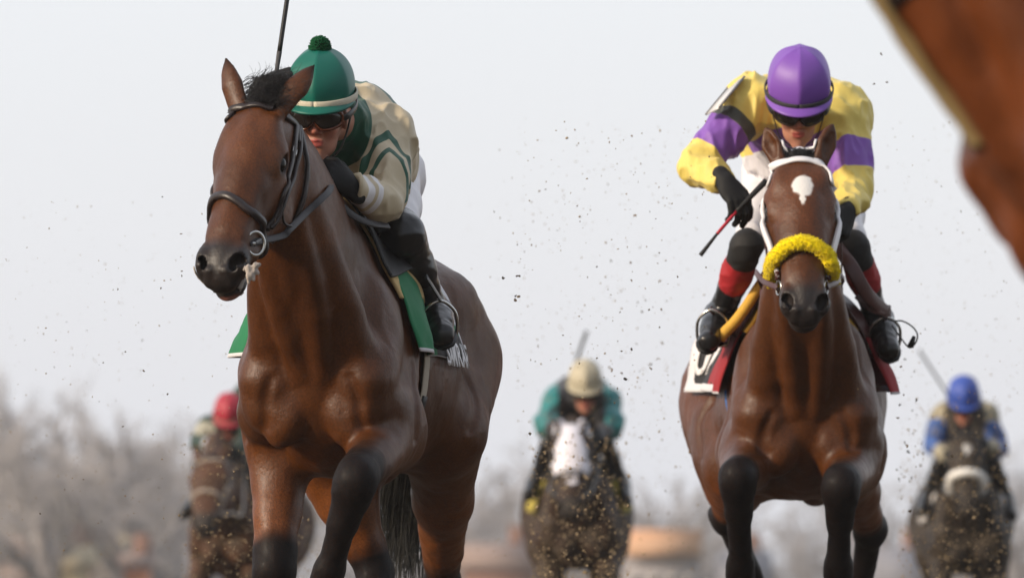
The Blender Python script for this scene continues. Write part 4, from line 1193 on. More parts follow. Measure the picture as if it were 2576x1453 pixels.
free_strap([L1(832, 462, 19.95), L1(838, 488, 19.95), L1(862, 522, 19.93), L1(900, 550, 19.96), L1(940, 564, 20.02), L1(975, 568, 20.12)], D1(A(.2, -1, .35)), .022, .005, M_REIN, 'rein_end', b1, 50)

sc1 = empty('saddle_cloth', M1); tag(sc1, 'green saddle cloth with white hem and black name panel', 'saddle cloth')
m_sc1 = cloth_material('green_saddle_cloth', (.006, .165, .062, 1))
A1 = dict(patch=lambda V, U, Vv: np.minimum(np.minimum(V[:, 2]*-1 + 1.268, 1.), np.minimum(np.minimum(-.17 - V[:, 0] + .02, V[:, 0] + .575), 1.)),
          border=lambda V, U, Vv: np.maximum(np.maximum(.022 - (1-U)*.66, -1.), np.where(U < .14, .010 - (1-np.abs(Vv))*.4, .002 - (1-np.abs(Vv))*.45)))
cl1, G1 = drape(S1, .14, -.54, 97, .008, m_sc1, 'cloth', sc1, flare=(.035, .115), bulge=.13, hem=.010, attrs=A1, seed=4, phm_back=97)
letters('SAMRAAT', grid_place(G1, .14, -.54, 1, -.232, 1.170), .100, M_LETTER, cl1, xs=.62, spacing=1.12, bold=.026)
letters('SAMRAAT', lambda a, b: grid_place(G1, .14, -.54, -1, -.53, 1.168)(-a, b), .098, M_LETTER, cl1, xs=.62, spacing=1.12, bold=.026)

sd1 = empty('saddle', M1); tag(sd1, 'small black racing saddle with tan pad, beige girth and steel stirrups', 'saddle')
drape(S1, .165, -.30, 58, .014, M_TAN, 'pad', sd1, flare=.0, hem=.004, thick=.010, seed=5)
drape(S1, .22, -.26, 43, .028, M_DKLEATH, 'flap', sd1, flare=.0, hem=.004, thick=.008, seed=6)
drape(S1, .10, -.38, 22, .045, M_DKLEATH, 'seat', sd1, hem=.002, thick=.018, seed=7)
mb = MB(); gp = np.radians(np.concatenate([np.linspace(95, 179, 24), np.linspace(181, 265, 24)])); gx = np.full(48, -.08)
GP = trunk_r(S1, gx, gp, .006); gc = GP.mean(0); mb.ribbon(GP, GP - gc, .075, .005); gi = mb.obj('girth', M_BEIGE, sd1)
for i in (0, 1):
    q = slice(8, 14) if i == 0 else slice(34, 40); mb = MB(); mb.ribbon(GP[q] + (GP[q] - gc)*.02, GP[q] - gc, .055, .008); mb.obj('buckle_guard', M_RUBBER, gi)
stirrup(sd1, M1, K1['an_l'], K1['to_l'], trunk_r(S1, -.02, np.radians(50), .045), S1, M_BLACKLEATHER, M_STEEL)
stirrup(sd1, M1, K1['an_r'], K1['to_r'], trunk_r(S1, -.02, np.radians(-50), .045), S1, M_BLACKLEATHER, M_STEEL)

def tongue_tie():
    t = empty('tongue_tie', M1); tag(t, 'twisted white cloth strip knotted round the lower jaw', 'tongue tie')
    m = cloth('white_cotton', (.42, .37, .33, 1), rough=.9)
    s = Solid(); c = S1.project(np.array(h1((606, 672))), .010)[0][0] + D1(A(.014, .0, -.012)); ax = D1(A(1, .2, 0)); up = D1(A(0, 0, 1))
    s.ell(c, (.009, .009, .011), k=.004)
    for v, L in (((.95, .35), .034), ((.85, -.3), .032), ((.0, -1), .038), ((.45, -.9), .032)):
        e = c + (ax*v[0] + up*v[1])*L; s.cap(c, lerp(c, e, .6), .005, .009, k=.006, flat=((0, 1, 0), .6)); s.cap(lerp(c, e, .6), e, .009, .006, k=.006, flat=((0, 1, 0), .6))
    s.post = fold_post(8, .002, 60); solid_obj('knot', s, .003, m, t)
    mb = MB(); P = spline([c, *h1((612, 700), (600, 728)), tp(H1, A(.535, .0, -.175)), mirror_h(H1, h1((600, 728)))[0], mirror_h(H1, [c])[0]], 30); P, N = S1.project(P, .002); mb.ribbon(P, N, .014, .004); mb.obj('strip', m, t)
tongue_tie()

# ---- horse two
b2 = empty('bridle', M2); tag(b2, 'white bridle with a thick yellow fleece noseband on the right horse', 'bridle')
h2 = lambda *pp: [hit(M2, S2_, *p, d0=21.3, d1=25) for p in pp]
hp2 = lambda *v: tp(H2, v)
strap(S2_, [hp2(.02, -.12, -.10), *h2((1926, 458), (1935, 429), (1959, 413), (2010, 403), (2060, 411), (2086, 432), (2095, 458)), hp2(.02, .12, -.10)], .026, .008, M_WHITELEATH, 'browband', b2, 70)
strap(S2_, [hp2(-.03, -.11, -.12), hp2(-.06, -.07, -.03), hp2(-.045, -.035, .03), hp2(-.045, .035, .03), hp2(-.06, .07, -.03), hp2(-.03, .11, -.12)], .024, .007, M_WHITELEATH, 'headpiece', b2, 40)
for y in (-1, 1):
    strap(S2_, [hp2(.05, y*.115, -.055), hp2(.11, y*.115, -.062), hp2(.19, y*.115, -.072), hp2(.28, y*.105, -.062), hp2(.36, y*.09, -.062), hp2(.43, y*.075, -.080)], .024, .013, M_WHITELEATH, 'cheekpiece', b2, 50, .004)
    mb = MB(); c_ = S2_.project(np.array([hp2(.455, y*.07, -.100)]), .008)[0][0]; mb.tube([c_ + .024*(D2(A(0, 0, 1))*math.cos(a) + D2(A(.3*y, .95, 0))*math.sin(a)) for a in np.linspace(0, 2*math.pi, 32)], .004, 8, caps=False); rg2 = mb.obj('bit_ring', M_STEEL, b2)
    mb = MB(); mb.box(S2_.project(np.array([hp2(.425, y*.078, -.075)]), .010)[0][0], (.018, .016, .030)); mb.obj('bit_guard', M_MAROON, b2)
    rp = [c_, hp2(.36, y*.12, -.20), hp2(.22, y*.14, -.34), np.array([.40, y*.12, 1.52]), tp(np.linalg.inv(M2), K2['wr_l' if y > 0 else 'wr_r'] + A(-.02*y if y > 0 else .12, .0, -.08))]
    P = spline(rp, 40); v = S2_.ev(P); P[v < .012] = S2_.project(P[v < .012], .012)[0]; mb = MB(); mb.ribbon(P, [A(.5, y, .2)]*40, .020, .004); mb.obj('rein', M_MAROON, b2)
strap(S2_, [hp2(.05, -.11, -.10), hp2(.16, -.085, -.22), hp2(.20, 0, -.27), hp2(.16, .085, -.22), hp2(.05, .11, -.10)], .014, .005, M_WHITELEATH, 'throatlatch', b2, 60, .004)
def fleece(S, pts, r, mat, name, parent, n=5200, seed=3):
    P, N = lay(S, pts, 60, r*.75); s = Solid(); s.chain(P, np.full(60, r), k=.01); s.post = lambda q, d: d + .0025*vnoise(q, 70, 2) + .0016*vnoise(q, 160, 3)
    o, V = solid_obj(name, s, .005, mat, parent); rng = np.random.default_rng(seed)
    i = rng.integers(0, len(V), n); g = s.grad(V[i]); mb = MB()
    for a, b in zip(V[i], g):
        d = nrm(b + rng.normal(0, .35, 3)); mb.tube([a - d*.003, a + d*.002, a + d*rng.uniform(.003, .006) + rng.normal(0, .0008, 3)], [.0018, .0014, .0005], 3, caps=False)
    mb.obj('fleece_pile', mat, o); return o
M_FLEECE = simple('yellow_fleece', (.86, .68, .006, 1), 1.0, .1, ns=200, nb=.2, sheen=.2, var=.06)
fleece(S2_, h2((1956, 704), (1957, 676), (1966, 646), (1986, 626), (2016, 616), (2046, 626), (2068, 644), (2079, 674), (2081, 702)), .0245, M_FLEECE, 'noseband', b2)

sc2 = empty('saddle_cloth', M2); tag(sc2, 'red saddle cloth with white border and black name panel', 'saddle cloth')
m_sc2 = cloth_material('red_saddle_cloth', (.30, .008, .014, 1))
A2 = dict(patch=lambda V, U, Vv: np.minimum(np.minimum(1.40 - V[:, 2], 1.), np.minimum(-.30 - V[:, 0], V[:, 0] + .63)),
          border=lambda V, U, Vv: np.maximum(.040 - (1-U)*.66, np.where(U < .2, .006 - (1-np.abs(Vv))*.4, .028 - (1-np.abs(Vv))*.45)))
cl2, G2 = drape(S2_, .12, -.66, 98, .012, m_sc2, 'cloth', sc2, flare=(.075, .008), bulge=.10, hem=.040, attrs=A2, seed=9, phm_back=90)
letters('UNC', lambda a, b: grid_place(G2, .12, -.66, -1, -.61, 1.28)(-a, b), .140, M_LETTER, cl2, xs=.74, spacing=1.08, bold=.035)
sd2 = empty('saddle', M2); tag(sd2, 'maroon racing saddle on a yellow foam pad with blue girth', 'saddle')
drape(S2_, .16, -.30, 48, .016, M_YELPAD, 'pad', sd2, flare=.0, hem=.004, thick=.012, seed=5)
e_ = trunk_r(S2_, np.full(26, .165), np.radians(np.linspace(-56, 14, 26)), .028); e_[:, 1] -= .060*np.clip(np.linspace(1, -.3, 26), 0, 1)
mb = MB(); mb.tube(e_, np.linspace(.020, .016, 26), 12); mb.obj('pad_roll', M_YELPAD, sd2)
drape(S2_, .15, -.24, 54, .034, M_MAROON, 'flap', sd2, flare=.02, hem=.004, thick=.008, seed=6)
drape(S2_, .10, -.38, 22, .046, M_MAROON, 'seat', sd2, hem=.002, thick=.018, seed=7)
mb = MB(); GP = trunk_r(S2_, np.full(48, .03), gp, .006); gc = GP.mean(0); mb.ribbon(GP, GP - gc, .075, .005); mb.obj('girth', M_BLUE, sd2)
stirrup(sd2, M2, K2['an_l'], K2['to_l'], trunk_r(S2_, -.02, np.radians(50), .045), S2_, M_MAROON, M_STEEL)
stirrup(sd2, M2, K2['an_r'], K2['to_r'], trunk_r(S2_, -.02, np.radians(-50), .045), S2_, M_MAROON, M_STEEL)
mb = MB(); P = spline([L2(*p) for p in ((2205, 790, 23.1), (2243, 806, 23.05), (2270, 807, 23.05), (2296, 822, 23.05), (2308, 842, 23.05), (2303, 862, 23.05), (2288, 874, 23.05), (2268, 852, 23.05), (2244, 818, 23.06))], 50)
mb.tube(P, .0045, 8, flat=.6); mb.ell = None; mb.tube([L2(2300, 845, 23.04), L2(2290, 872, 23.04)], [.006, .012], 8); mb.obj('loose_strap', M_RUBBER, sd2)

mb = MB(); P = spline([L2(*p) for p in ((2100, 615, 23.05), (2140, 668, 22.98), (2178, 735, 23.0), (2232, 790, 23.12))], 24); mb.ribbon(P, [D2(A(.3, -1, .2))]*24, .050, .006)
P = spline([L2(*p) for p in ((2162, 742, 23.10), (2196, 772, 23.05), (2238, 782, 23.14))], 14); mb.ribbon(P, [D2(A(.1, -1, .1))]*14, .040, .006); mb.obj('overgirth_strap', M_MAROON, sd2)

# ---- whips
M_RED = simple('red_shaft', (.42, .012, .03, 1), .3, .5, nb=.02)
M_TAPE = simple('grey_tape', (.07, .07, .075, 1), .7, .3, ns=200, nb=.4)
whip('riding_whip', [W(686, 222, 19.94), W(694, 190, 19.94), W(703, 130, 19.96), W(725, -20, 20.0), W(738, -110, 20.02)],
     [('grip', (0, 1), (.010, .008), M_RUBBER), ('shaft', (1, 2), (.006, .008), M_TAPE), ('flap', (2, 3, 4), (.013, .013, .55), M_RUBBER)], 'upright black riding whip rising behind the left horse head')
whip('riding_whip', [W(1928, 454, 22.74), W(1852, 532, 22.72), W(1804, 588, 22.70), W(1762, 642, 22.70)],
     [('grip', (0, 1), (.011, .008), M_RUBBER), ('shaft', (1, 2), (.006, .006), M_RED), ('flap', (2, 3), (.010, .016, .5), M_RUBBER)], 'short riding whip with a red shaft hanging from a black glove')
# ------------------------------------------------------------------ the field behind, muddied by the kickback
MUD = (.070, .050, .031, 1)
def move_head(H, dx, dy, dz, pitch=0.0, yaw=0.0):
    H = H.copy(); c, s = math.cos(pitch), math.sin(pitch); H[:3, :3] = np.array([[c, 0, s], [0, 1, 0], [-s, 0, c]]) @ H[:3, :3]
    c, s = math.cos(yaw), math.sin(yaw); H[:3, :3] = np.array([[c, -s, 0], [s, c, 0], [0, 0, 1]]) @ H[:3, :3]
    H[:3, 3] += A(dx, dy, dz); return H
def gallop(J, phase):
    J = dict(J); J.pop('star', None)
    if phase == 0: J['fore'] = [(A(.55, .20, .72), A(.42, .19, .42), A(.30, .19, .34)), (A(.30, -.19, .50), A(.34, -.19, .16), A(.42, -.19, .03))]
    elif phase == 1: J['fore'] = [(A(.38, .20, .52), A(.48, .20, .18), A(.58, .20, .05)), (A(.55, -.20, .70), A(.46, -.20, .40), A(.33, -.20, .32))]
    else: J['fore'] = [(A(.56, .20, .70), A(.45, .20, .40), A(.32, .20, .30)), (A(.54, -.20, .66), A(.43, -.20, .36), A(.31, -.20, .28))]
    J['hind'] = [(A(-.56, .18, .98), A(-.78, .16, .56), A(-.62, .16, .20), A(-.54, .16, .05)), (A(-.60, -.18, .98), A(-.98, -.16, .62), A(-1.05, -.16, .26), A(-1.08, -.16, .12))]
    return J
def rider_from(Kref, Mref, M, dz, hand_up=None, **kw):
    """the same crouch as a reference rider, carried over to another horse"""
    T = M @ np.linalg.inv(Mref); K = dict(Kref)
    for k in ('pelvis', 'chest', 'neck', 'sh_l', 'el_l', 'wr_l', 'sh_r', 'el_r', 'wr_r', 'kn_l', 'an_l', 'to_l', 'kn_r', 'an_r', 'to_r'): K[k] = tp(T, Kref[k]) + A(0, 0, dz)
    K['head'] = T @ Kref['head']; K['head'] = K['head'].copy(); K['head'][:3, 3] += A(0, 0, dz)
    for q in 'lr': h_ = Kref['hand_'+q]; K['hand_'+q] = (T[:3, :3] @ h_[0], T[:3, :3] @ h_[1], *h_[2:])
    for k in ('cuff_r', 'cuff_l', 'pompom'): K.pop(k, None)
    K.update(kw); K['sh'] = None; return K
def neg(P): return np.full(len(P), -1.)
# -- middle horse: white hood, teal silks
M3 = horse_matrix(1455, 43.3, 0)
J3 = gallop(J2, 0); J3.update(head=move_head(H2, .0, 0, -.235, .05), ears=[((-.75, .15, -.5), (0, 1, .3)), ((-.75, -.15, -.5), (0, -1, .3))], headw=1.38, neckw=.86, cleanf=.5)
MAT_MUD1 = coat_material('muddy_brown_coat', (.045, .020, .011, 1), (.06, .026, .013, 1), mud=.75, mudc=MUD, rough=.6)
horse3, S3 = make_horse('racehorse', M3, J3, MAT_MUD1, .011, 'mud splashed racehorse in a white hood, far back between the two leaders', hs=.25)
def hood(M, J, S, label):
    t = empty('hood', M); tag(t, label, 'hood'); H = J['head']; m = cloth('white_hood', (.80, .78, .86, 1))
    s = Solid(); s.M = H; Y = (0, 1, 0); w = 1.2
    s.ell((.12, 0, -.035), (.170, .090*w, .098), k=.03); s.ell((.21, 0, -.055), (.165, .108*w, .097), k=.03); s.cap((.16, 0, -.035), (.40, 0, -.048), .080, .064, k=.05, flat=(Y, .95*w))
    s.ell((.20, 0, -.14), (.135, .088*w, .120), k=.05)
    for y in (1, -1):
        s.cap((.02, y*.066, -.02), (-.07, y*.072, -.07), .046, .032, k=.03)
        s.ell((.205, y*.125, -.015), (.038, .036, .034), k=.004, sub=True)
    s.cap((.62, 0, -.06), (.70, 0, -.1), .20, .2, k=.01, sub=True)
    solid_obj('cloth_mask', s, .008, m, t); s2 = []
    for y in (1, -1):
        b = Solid(); b.M = H; b.ell((.205, y*.112, -.022), (.050, .030, .044)); b.ell((.225, y*.140, -.010), (.036, .026, .032), k=.003, sub=True); solid_obj('eye_cup', b, .006, M_RUBBER, t)
hood(M3, J3, S3, 'white cotton hood over the head of the muddy middle horse')
TEALS = (.012, .215, .225, 1)
K3 = rider_from(K2, M2, M3, -.06, seed=21, cap_mat=cloth('cream_cap_cover', (.50, .45, .33, 1), dirt=.25), band_mat=cloth('cream_band', (.46, .42, .30, 1)),
    goggle_mat=simple('muddy_goggle_frame', (.05, .03, .02, 1), .5, .3), breeches_mat=cloth('muddy_breeches', (.30, .25, .20, 1), dirt=.8),
    boot_top=None, boot_cuff=None, boot_mat=M_BOOT_TOP, shirt_mat=cloth('teal_and_black_silks', TEALS, [('dark', (.02, .022, .03, 1))], dirt=.42),
    bulk=1.08, extra_r=[(W(1378, 1066, 42.85), (.085, .085, .085))], extra_l=[(W(1534, 1066, 42.85), (.090, .085, .095))], el_r=W(1372, 1066, 42.9), el_l=W(1540, 1070, 42.9), sh_r=W(1405, 1010, 43.05), sh_l=W(1520, 1010, 43.05), wr_r=W(1412, 1085, 42.5), wr_l=W(1500, 1100, 42.5),
    head=frame(W(1472, 985, 42.75), A(0, -1, -.40), A(0, -.4, 1)), neck=W(1468, 990, 42.95), chest=W(1462, 1015, 43.2))
def darkmid(K):
    def f(P):
        t, L = param(P, K['chest'], K['pelvis']); ax = np.abs((P - K['chest']) @ A(1, 0, 0)); a = [np.linalg.norm(P - lerp(K['el_'+q], K['wr_'+q], .65), axis=1) for q in 'lr']
        return np.maximum(np.minimum(.15 - ax, .3), .085 - np.minimum(*a))
    return f
K3['pattern'] = {'dark': darkmid(K3)}
rider3 = make_rider(K3, 'mud flecked jockey in teal silks and a cream cap behind the white hood', h=.008)
whip('riding_whip', [W(1424, 990, 42.9), W(1432, 958, 42.9), W(1476, 832, 42.9)], [('grip', (0, 1), (.012, .010), M_RUBBER), ('shaft', (1, 2), (.010, .013), M_TAPE)], 'blurred riding whip raised beside the cream cap')
M_OLIVE = cloth('yellow_saddle_cloth', (.52, .42, .03, 1), dirt=.5)
def simple_tack(M, S, mc, label1, label2, lab3, bm, H, noseband=None):
    c = empty('saddle_cloth', M); tag(c, label1, 'saddle cloth'); drape(S, .12, -.56, 96, .012, mc, 'cloth', c, m=20, n=50, flare=.07, bulge=.15, hem=.03, seed=3)
    s = empty('saddle', M); tag(s, label2, 'saddle'); drape(S, .15, -.28, 52, .03, M_DKLEATH, 'flap', s, m=16, n=40, flare=.02, thick=.012); drape(S, .1, -.38, 22, .045, M_DKLEATH, 'seat', s, m=16, n=24, thick=.018)
    mb = MB(); GP = trunk_r(S, np.full(48, .03), gp, .006); gc = GP.mean(0); mb.ribbon(GP, GP - gc, .075, .005); mb.obj('girth', M_BEIGE, s)
    b = empty('bridle', M); tag(b, lab3, 'bridle'); q = lambda *v: tp(H, v)
    strap(S, [q(.03, -.11, -.08), q(.055, -.07, .03), q(.06, 0, .05), q(.055, .07, .03), q(.03, .11, -.08)], .022, .008, bm, 'browband', b)
    for y in (1, -1):
        strap(S, [q(.05, y*.11, -.06), q(.19, y*.115, -.075), q(.30, y*.10, -.065), q(.44, y*.075, -.08)], .018, .008, bm, 'cheekpiece', b)
        P = spline([q(.45, y*.08, -.10), q(.34, y*.13, -.2), q(.2, y*.14, -.34), np.array([.36, y*.13, 1.52]), np.array([.12, y*.08, 1.74])], 30); v = S.ev(P); P[v < .012] = S.project(P[v < .012], .012)[0]
        mb = MB(); mb.ribbon(P, [A(.5, y, .2)]*30, .022, .004); mb.obj('rein', bm, b)
    if noseband is None: strap(S, [q(.36, 0, -.2), q(.35, -.08, -.1), q(.335, -.05, .01), q(.335, 0, .02), q(.335, .05, .01), q(.35, .08, -.1), q(.36, 0, -.2)], .022, .010, bm, 'noseband', b)
    else: fleece(S, [q(.37, -.075, -.12), q(.36, -.075, -.07), q(.35, -.05, -.02), q(.345, 0, .0), q(.35, .05, -.02), q(.36, .075, -.07), q(.37, .075, -.12)], .030, noseband, 'noseband', b, n=300)
    return b
simple_tack(M3, S3, M_OLIVE, 'yellow saddle cloth caked with dirt under the teal jockey', 'black saddle under the teal jockey', 'thin dark bridle worn over the white hood', M_BLACKLEATHER, J3['head'])
# -- right horse: white noseband, blue silks
M5 = horse_matrix(2432, 46.5, 1)
J5 = gallop(J2, 1); J5.update(head=move_head(H2, .0, 0, -.16, .02), star=(.16, .0, .8), headw=1.2, neckw=.9, cleanf=.1)
MAT_MUD2 = coat_material('muddy_dark_coat', (.020, .0125, .009, 1), (.024, .015, .010, 1), mud=.75, mudc=MUD, rough=.6)
horse5, S5 = make_horse('racehorse', M5, J5, MAT_MUD2, .011, 'dark mud splashed racehorse with a white noseband, far back at the right', hs=.25)
CREAMB = (.36, .32, .22, 1); BLUE = (.025, .10, .36, 1)
K5 = rider_from(K2, M2, M5, -.10, seed=31, cap_mat=cloth('blue_cap_cover', (.035, .085, .42, 1), rough=.5), band_mat=cloth('blue_band', (.03, .07, .33, 1)),
    goggle_mat=simple('mud_goggle_frame', (.05, .03, .02, 1), .5, .3), breeches_mat=cloth('splashed_breeches', (.42, .38, .32, 1), dirt=.6),
    boot_top=None, boot_cuff=None, boot_mat=M_BOOT_TOP, shirt_mat=cloth('blue_and_cream_silks', CREAMB, [('blue', BLUE), ('dark', (.03, .025, .02, 1))], dirt=.4),
    el_r=W(2346, 1120, 46.1), el_l=W(2518, 1130, 46.1), wr_r=W(2388, 1150, 45.7), wr_l=W(2474, 1120, 45.7), sh_r=W(2374, 1048, 46.2), sh_l=W(2478, 1050, 46.2),
    head=frame(W(2424, 1018, 45.9), A(0, -1, -.55), A(0, -.5, 1)), neck=W(2424, 1030, 46.1), chest=W(2426, 1060, 46.3))
def blues(K):
    def f(P):
        m = neg(P)
        for q in 'lr':
            for a, b, lo, hi in (('sh_', 'el_', .3, .72), ('el_', 'wr_', -.15, .45)):
                t, L = param(P, K[a+q], K[b+q]); r = np.linalg.norm(P - K[a+q] - np.outer(t, K[b+q] - K[a+q]), axis=1); m = np.maximum(m, np.minimum(np.minimum(t - lo, hi - t)*L, .11 - r))
        return m
    return f
K5['pattern'] = {'blue': blues(K5), 'dark': lambda P: .13 - np.abs((P - K5['chest']) @ A(1, 0, 0))}
rider5 = make_rider(K5, 'mud flecked jockey in cream and blue silks and a blue cap at right', h=.008)
whip('riding_whip', [W(2412, 1045, 46.0), W(2380, 985, 46.0), W(2312, 880, 46.0)], [('grip', (0, 1), (.012, .010), M_RUBBER), ('shaft', (1, 2), (.009, .010), M_TAPE)], 'blurred grey riding whip slanting up beside the blue cap')
simple_tack(M5, S5, cloth('white_saddle_cloth', (.62, .60, .60, 1), dirt=.35), 'white saddle cloth splashed with dirt under the blue capped jockey', 'black saddle under the blue capped jockey', 'dark bridle with a round white fleece noseband', M_BLACKLEATHER, J5['head'], simple('white_fleece', (.84, .82, .78, 1), .9, .2, ns=200))
# -- left horse: red cap, bridle with pale straps
M4 = horse_matrix(596, 46.2, 10)
D4 = lambda v: np.linalg.inv(M4)[:3, :3] @ np.asarray(v, float)
J4 = gallop(J2, 2); J4.update(head=frame(local(M4, 532, 1152, 45.2), D4((-.05, -.40, -.42)), D4((-.30, -1, .5))), headw=1.42, neckw=.9, cleanf=.75)
MAT_MUD3 = coat_material('muddy_bay_coat', (.12, .05, .024, 1), (.16, .065, .028, 1), mud=.65, mudc=MUD, rough=.6)
horse4, S4 = make_horse('racehorse', M4, J4, MAT_MUD3, .011, 'muddy bay racehorse with pale noseband, partly hidden behind the left leader', hs=.25)
K4 = rider_from(K2, M2, M4, -.12, seed=41, cap_mat=cloth('red_cap_cover', (.40, .020, .045, 1), rough=.5), band_mat=cloth('dusty_band', (.26, .16, .11, 1)),
    goggle_mat=simple('dusty_goggle_frame', (.05, .03, .02, 1), .5, .3), breeches_mat=cloth('dusty_breeches', (.5, .48, .48, 1), dirt=.5),
    boot_top=None, boot_cuff=None, boot_mat=M_BOOT_TOP, shirt_mat=cloth('dark_green_and_cream_silks', (.012, .040, .026, 1), [('cream', (.42, .41, .33, 1)), ('white', (.62, .62, .68, 1))], dirt=.3),
    el_r=W(498, 1112, 46.0), wr_r=W(545, 1122, 45.7), sh_r=W(535, 1080, 46.1), head=frame(W(578, 1062, 45.9), A(-.05, -1, -.50), A(0, -.45, 1)), neck=W(580, 1072, 46.1), chest=W(590, 1092, 46.3))
K4['pattern'] = {'cream': lambda P: .055 - np.linalg.norm(P - lerp(K4['sh_r'], K4['el_r'], .45), axis=1) + .045, 'white': lambda P: .075 - np.linalg.norm(P - lerp(K4['el_r'], K4['wr_r'], .75), axis=1)}
rider4 = make_rider(K4, 'jockey in dark green silks and a red cap behind the left leader', h=.008)
simple_tack(M4, S4, cloth('grey_saddle_cloth', (.35, .33, .34, 1), dirt=.5), 'grey saddle cloth spattered with dirt under the red capped jockey', 'black saddle under the red capped jockey', 'dusty grey bridle with a flat noseband', cloth('dusty_web', (.34, .29, .24, 1)), J4['head'])

# ------------------------------------------------------------------ chestnut horse close by at the right
c6 = W(2444, 330, 10.6); y6 = R(74); f6 = A(-math.sin(y6), -math.cos(y6), 0)
o6 = c6 - f6*.520; M6 = frame(A(o6[0], o6[1], -.062), f6, (0, 0, 1)); a6 = R(19); _p = A(.52, 0, 1.12)
_r = np.eye(4); _r[:3, :3] = np.array([[math.cos(a6), 0, math.sin(a6)], [0, 1, 0], [-math.sin(a6), 0, math.cos(a6)]]); _r[:3, 3] = _p - _r[:3, :3] @ _p; M6 = M6 @ _r
D6 = lambda v: np.linalg.inv(M6)[:3, :3] @ np.asarray(v, float)
J6 = gallop(J2, 1); J6.update(head=frame(A(.62, 0, 2.08), A(.66, 0, -.75), A(.75, 0, .66)), under=A(.50, 0, 1.45), crest=A(.28, 0, 1.86), neckw=1.0, headw=1.1, sock=(.36, .36),
    fore=[(A(.20, .17, .50), A(.20, .17, .17), A(.28, .17, .03)), (A(.14, -.17, .50), A(.12, -.17, .17), A(.20, -.17, .03))],
    hind=[(A(-.60, .17, .98), A(-.98, .16, .58), A(-.92, .16, .20), A(-.86, .16, .05)), (A(-.58, -.17, .98), A(-.90, -.16, .58), A(-.84, -.16, .20), A(-.78, -.16, .05))], warmth=.3)
MAT_CHESTNUT = coat_material('chestnut_coat', (.175, .047, .012, 1), (.24, .075, .022, 1), black=(.10, .03, .01, 1))
horse6, S6 = make_horse('pony', M6, J6, MAT_CHESTNUT, .010, 'out of focus chestnut horse standing close by at the right edge', hs=.4)
bp = empty('breastplate', M6); tag(bp, 'tan strap lying down the chest of the blurred chestnut horse', 'breastplate')
def under6(z): return S6.project(np.array([[.75 + (z - 1.1)*.5, 0, z]]), .0)[0][0]
strap(S6, [under6(1.235), under6(1.19), under6(1.14), under6(1.085)], .055, .010, simple('tan_strap', (.24, .17, .075, 1), .8, .2, ns=150, nb=.3), 'chest_strap', bp, 30)
nk_ = [S6.project(np.array([[.72 - .50*abs(v), .24*math.sin(v*1.3), 1.37 + .17*abs(v)]]), .0)[0][0] for v in (-1.2, -.8, -.4, 0, .4, .8, 1.2)]
strap(S6, nk_, .028, .006, M_LEATHER, 'neck_strap', bp, 40)
# ------------------------------------------------------------------ trees and houses beyond the track
def bark(name, c):
    m = NT(name); n = m.noise(3, 4); m.col(m.mix(n, tuple(x*.7 for x in c[:3])+(1,), c)); m.set(Roughness=.9, Specular_IOR_Level=.2); m.bump(m.noise(8, 3), .5, .05); return m.m
M_BARK = bark('grey_bark', (.24, .22, .22, 1)); M_TWIG = bark('pale_twigs', (.45, .425, .435, 1))
def bare_tree(name, seed, H, spread, loc, label):
    rng = np.random.default_rng(seed); root = empty(name); root.location = loc; tag(root, label, 'tree', 'bare trees beyond the track')
    tk = MB(); cr = MB(); tips = []
    def grow(p, d, L, r, lev):
        n = 5; P = [p]
        for i in range(n - 1):
            d = nrm(d + rng.normal(0, .10, 3) + A(0, 0, .04)); P.append(P[-1] + d*L/(n - 1))
        (tk if lev <= 1 else cr).tube(P, np.linspace(r, r*.62, n), 6 if lev < 2 else 4 if lev < 3 else 3, caps=False)
        if lev >= 5: return
        k = (4, 4, 3, 4, 5)[lev]
        for j in range(k):
            i = n - 1 if j == 0 else rng.integers(1, n); e = nrm(rng.normal(0, 1, 3)); e = nrm(e - d*(e @ d))
            grow(P[i], nrm(d*(1 if j == 0 else .75) + e*spread*rng.uniform(.5, 1.1)), L*rng.uniform(.58, .78), r*.58, lev + 1)
    grow(A(0, 0, -.2), A(0, 0, 1), H*.28, H*.024, 0)
    tk.obj('trunk', M_BARK, root); cr.obj('crown', M_TWIG, root); return root
def copy_tree(o, loc, rz, sc, label):
    c = o.copy(); COL.objects.link(c); c.location = loc; c.rotation_euler = (0, 0, rz); c.scale = (sc, sc, sc); c['label'] = label
    for ch in o.children:
        k = ch.copy(); COL.objects.link(k); k.parent = c
    return c
T_LAB = 'bare grey winter tree in the blurred row beyond the track'
trees = [bare_tree('bare_tree', 50 + i, 11, (1.0, .85, 1.15, .95)[i], (0, 0, 0), T_LAB) for i in range(4)]
# bearing, distance, height
spots = [(30, 260, 9.0), (112, 235, 10.5), (190, 270, 9.5), (255, 285, 9.2), (310, 250, 10.2), (372, 265, 10.6), (430, 280, 9.4), (70, 300, 9.5), (345, 310, 10.5), (150, 320, 10.5), (490, 300, 9.8),
         (-60, 280, 10), (560, 290, 9.2), (640, 300, 9.6), (720, 310, 9.0), (1180, 300, 8.2), (1240, 285, 9.6), (1290, 270, 10.2), (1345, 310, 8.6), (1400, 320, 8.2), (1590, 320, 8.8), (1660, 300, 8.6), (1725, 310, 8.4),
         (1790, 330, 8.8), (1940, 330, 8.4), (2050, 320, 8.2), (2180, 320, 8.5), (2280, 310, 8.8), (2350, 330, 9.0), (2490, 300, 9.4), (2555, 290, 9.8), (2640, 300, 9.6), (1120, 330, 8.4), (1010, 320, 8.6), (880, 330, 8.4)]
rg_ = random.Random(4)
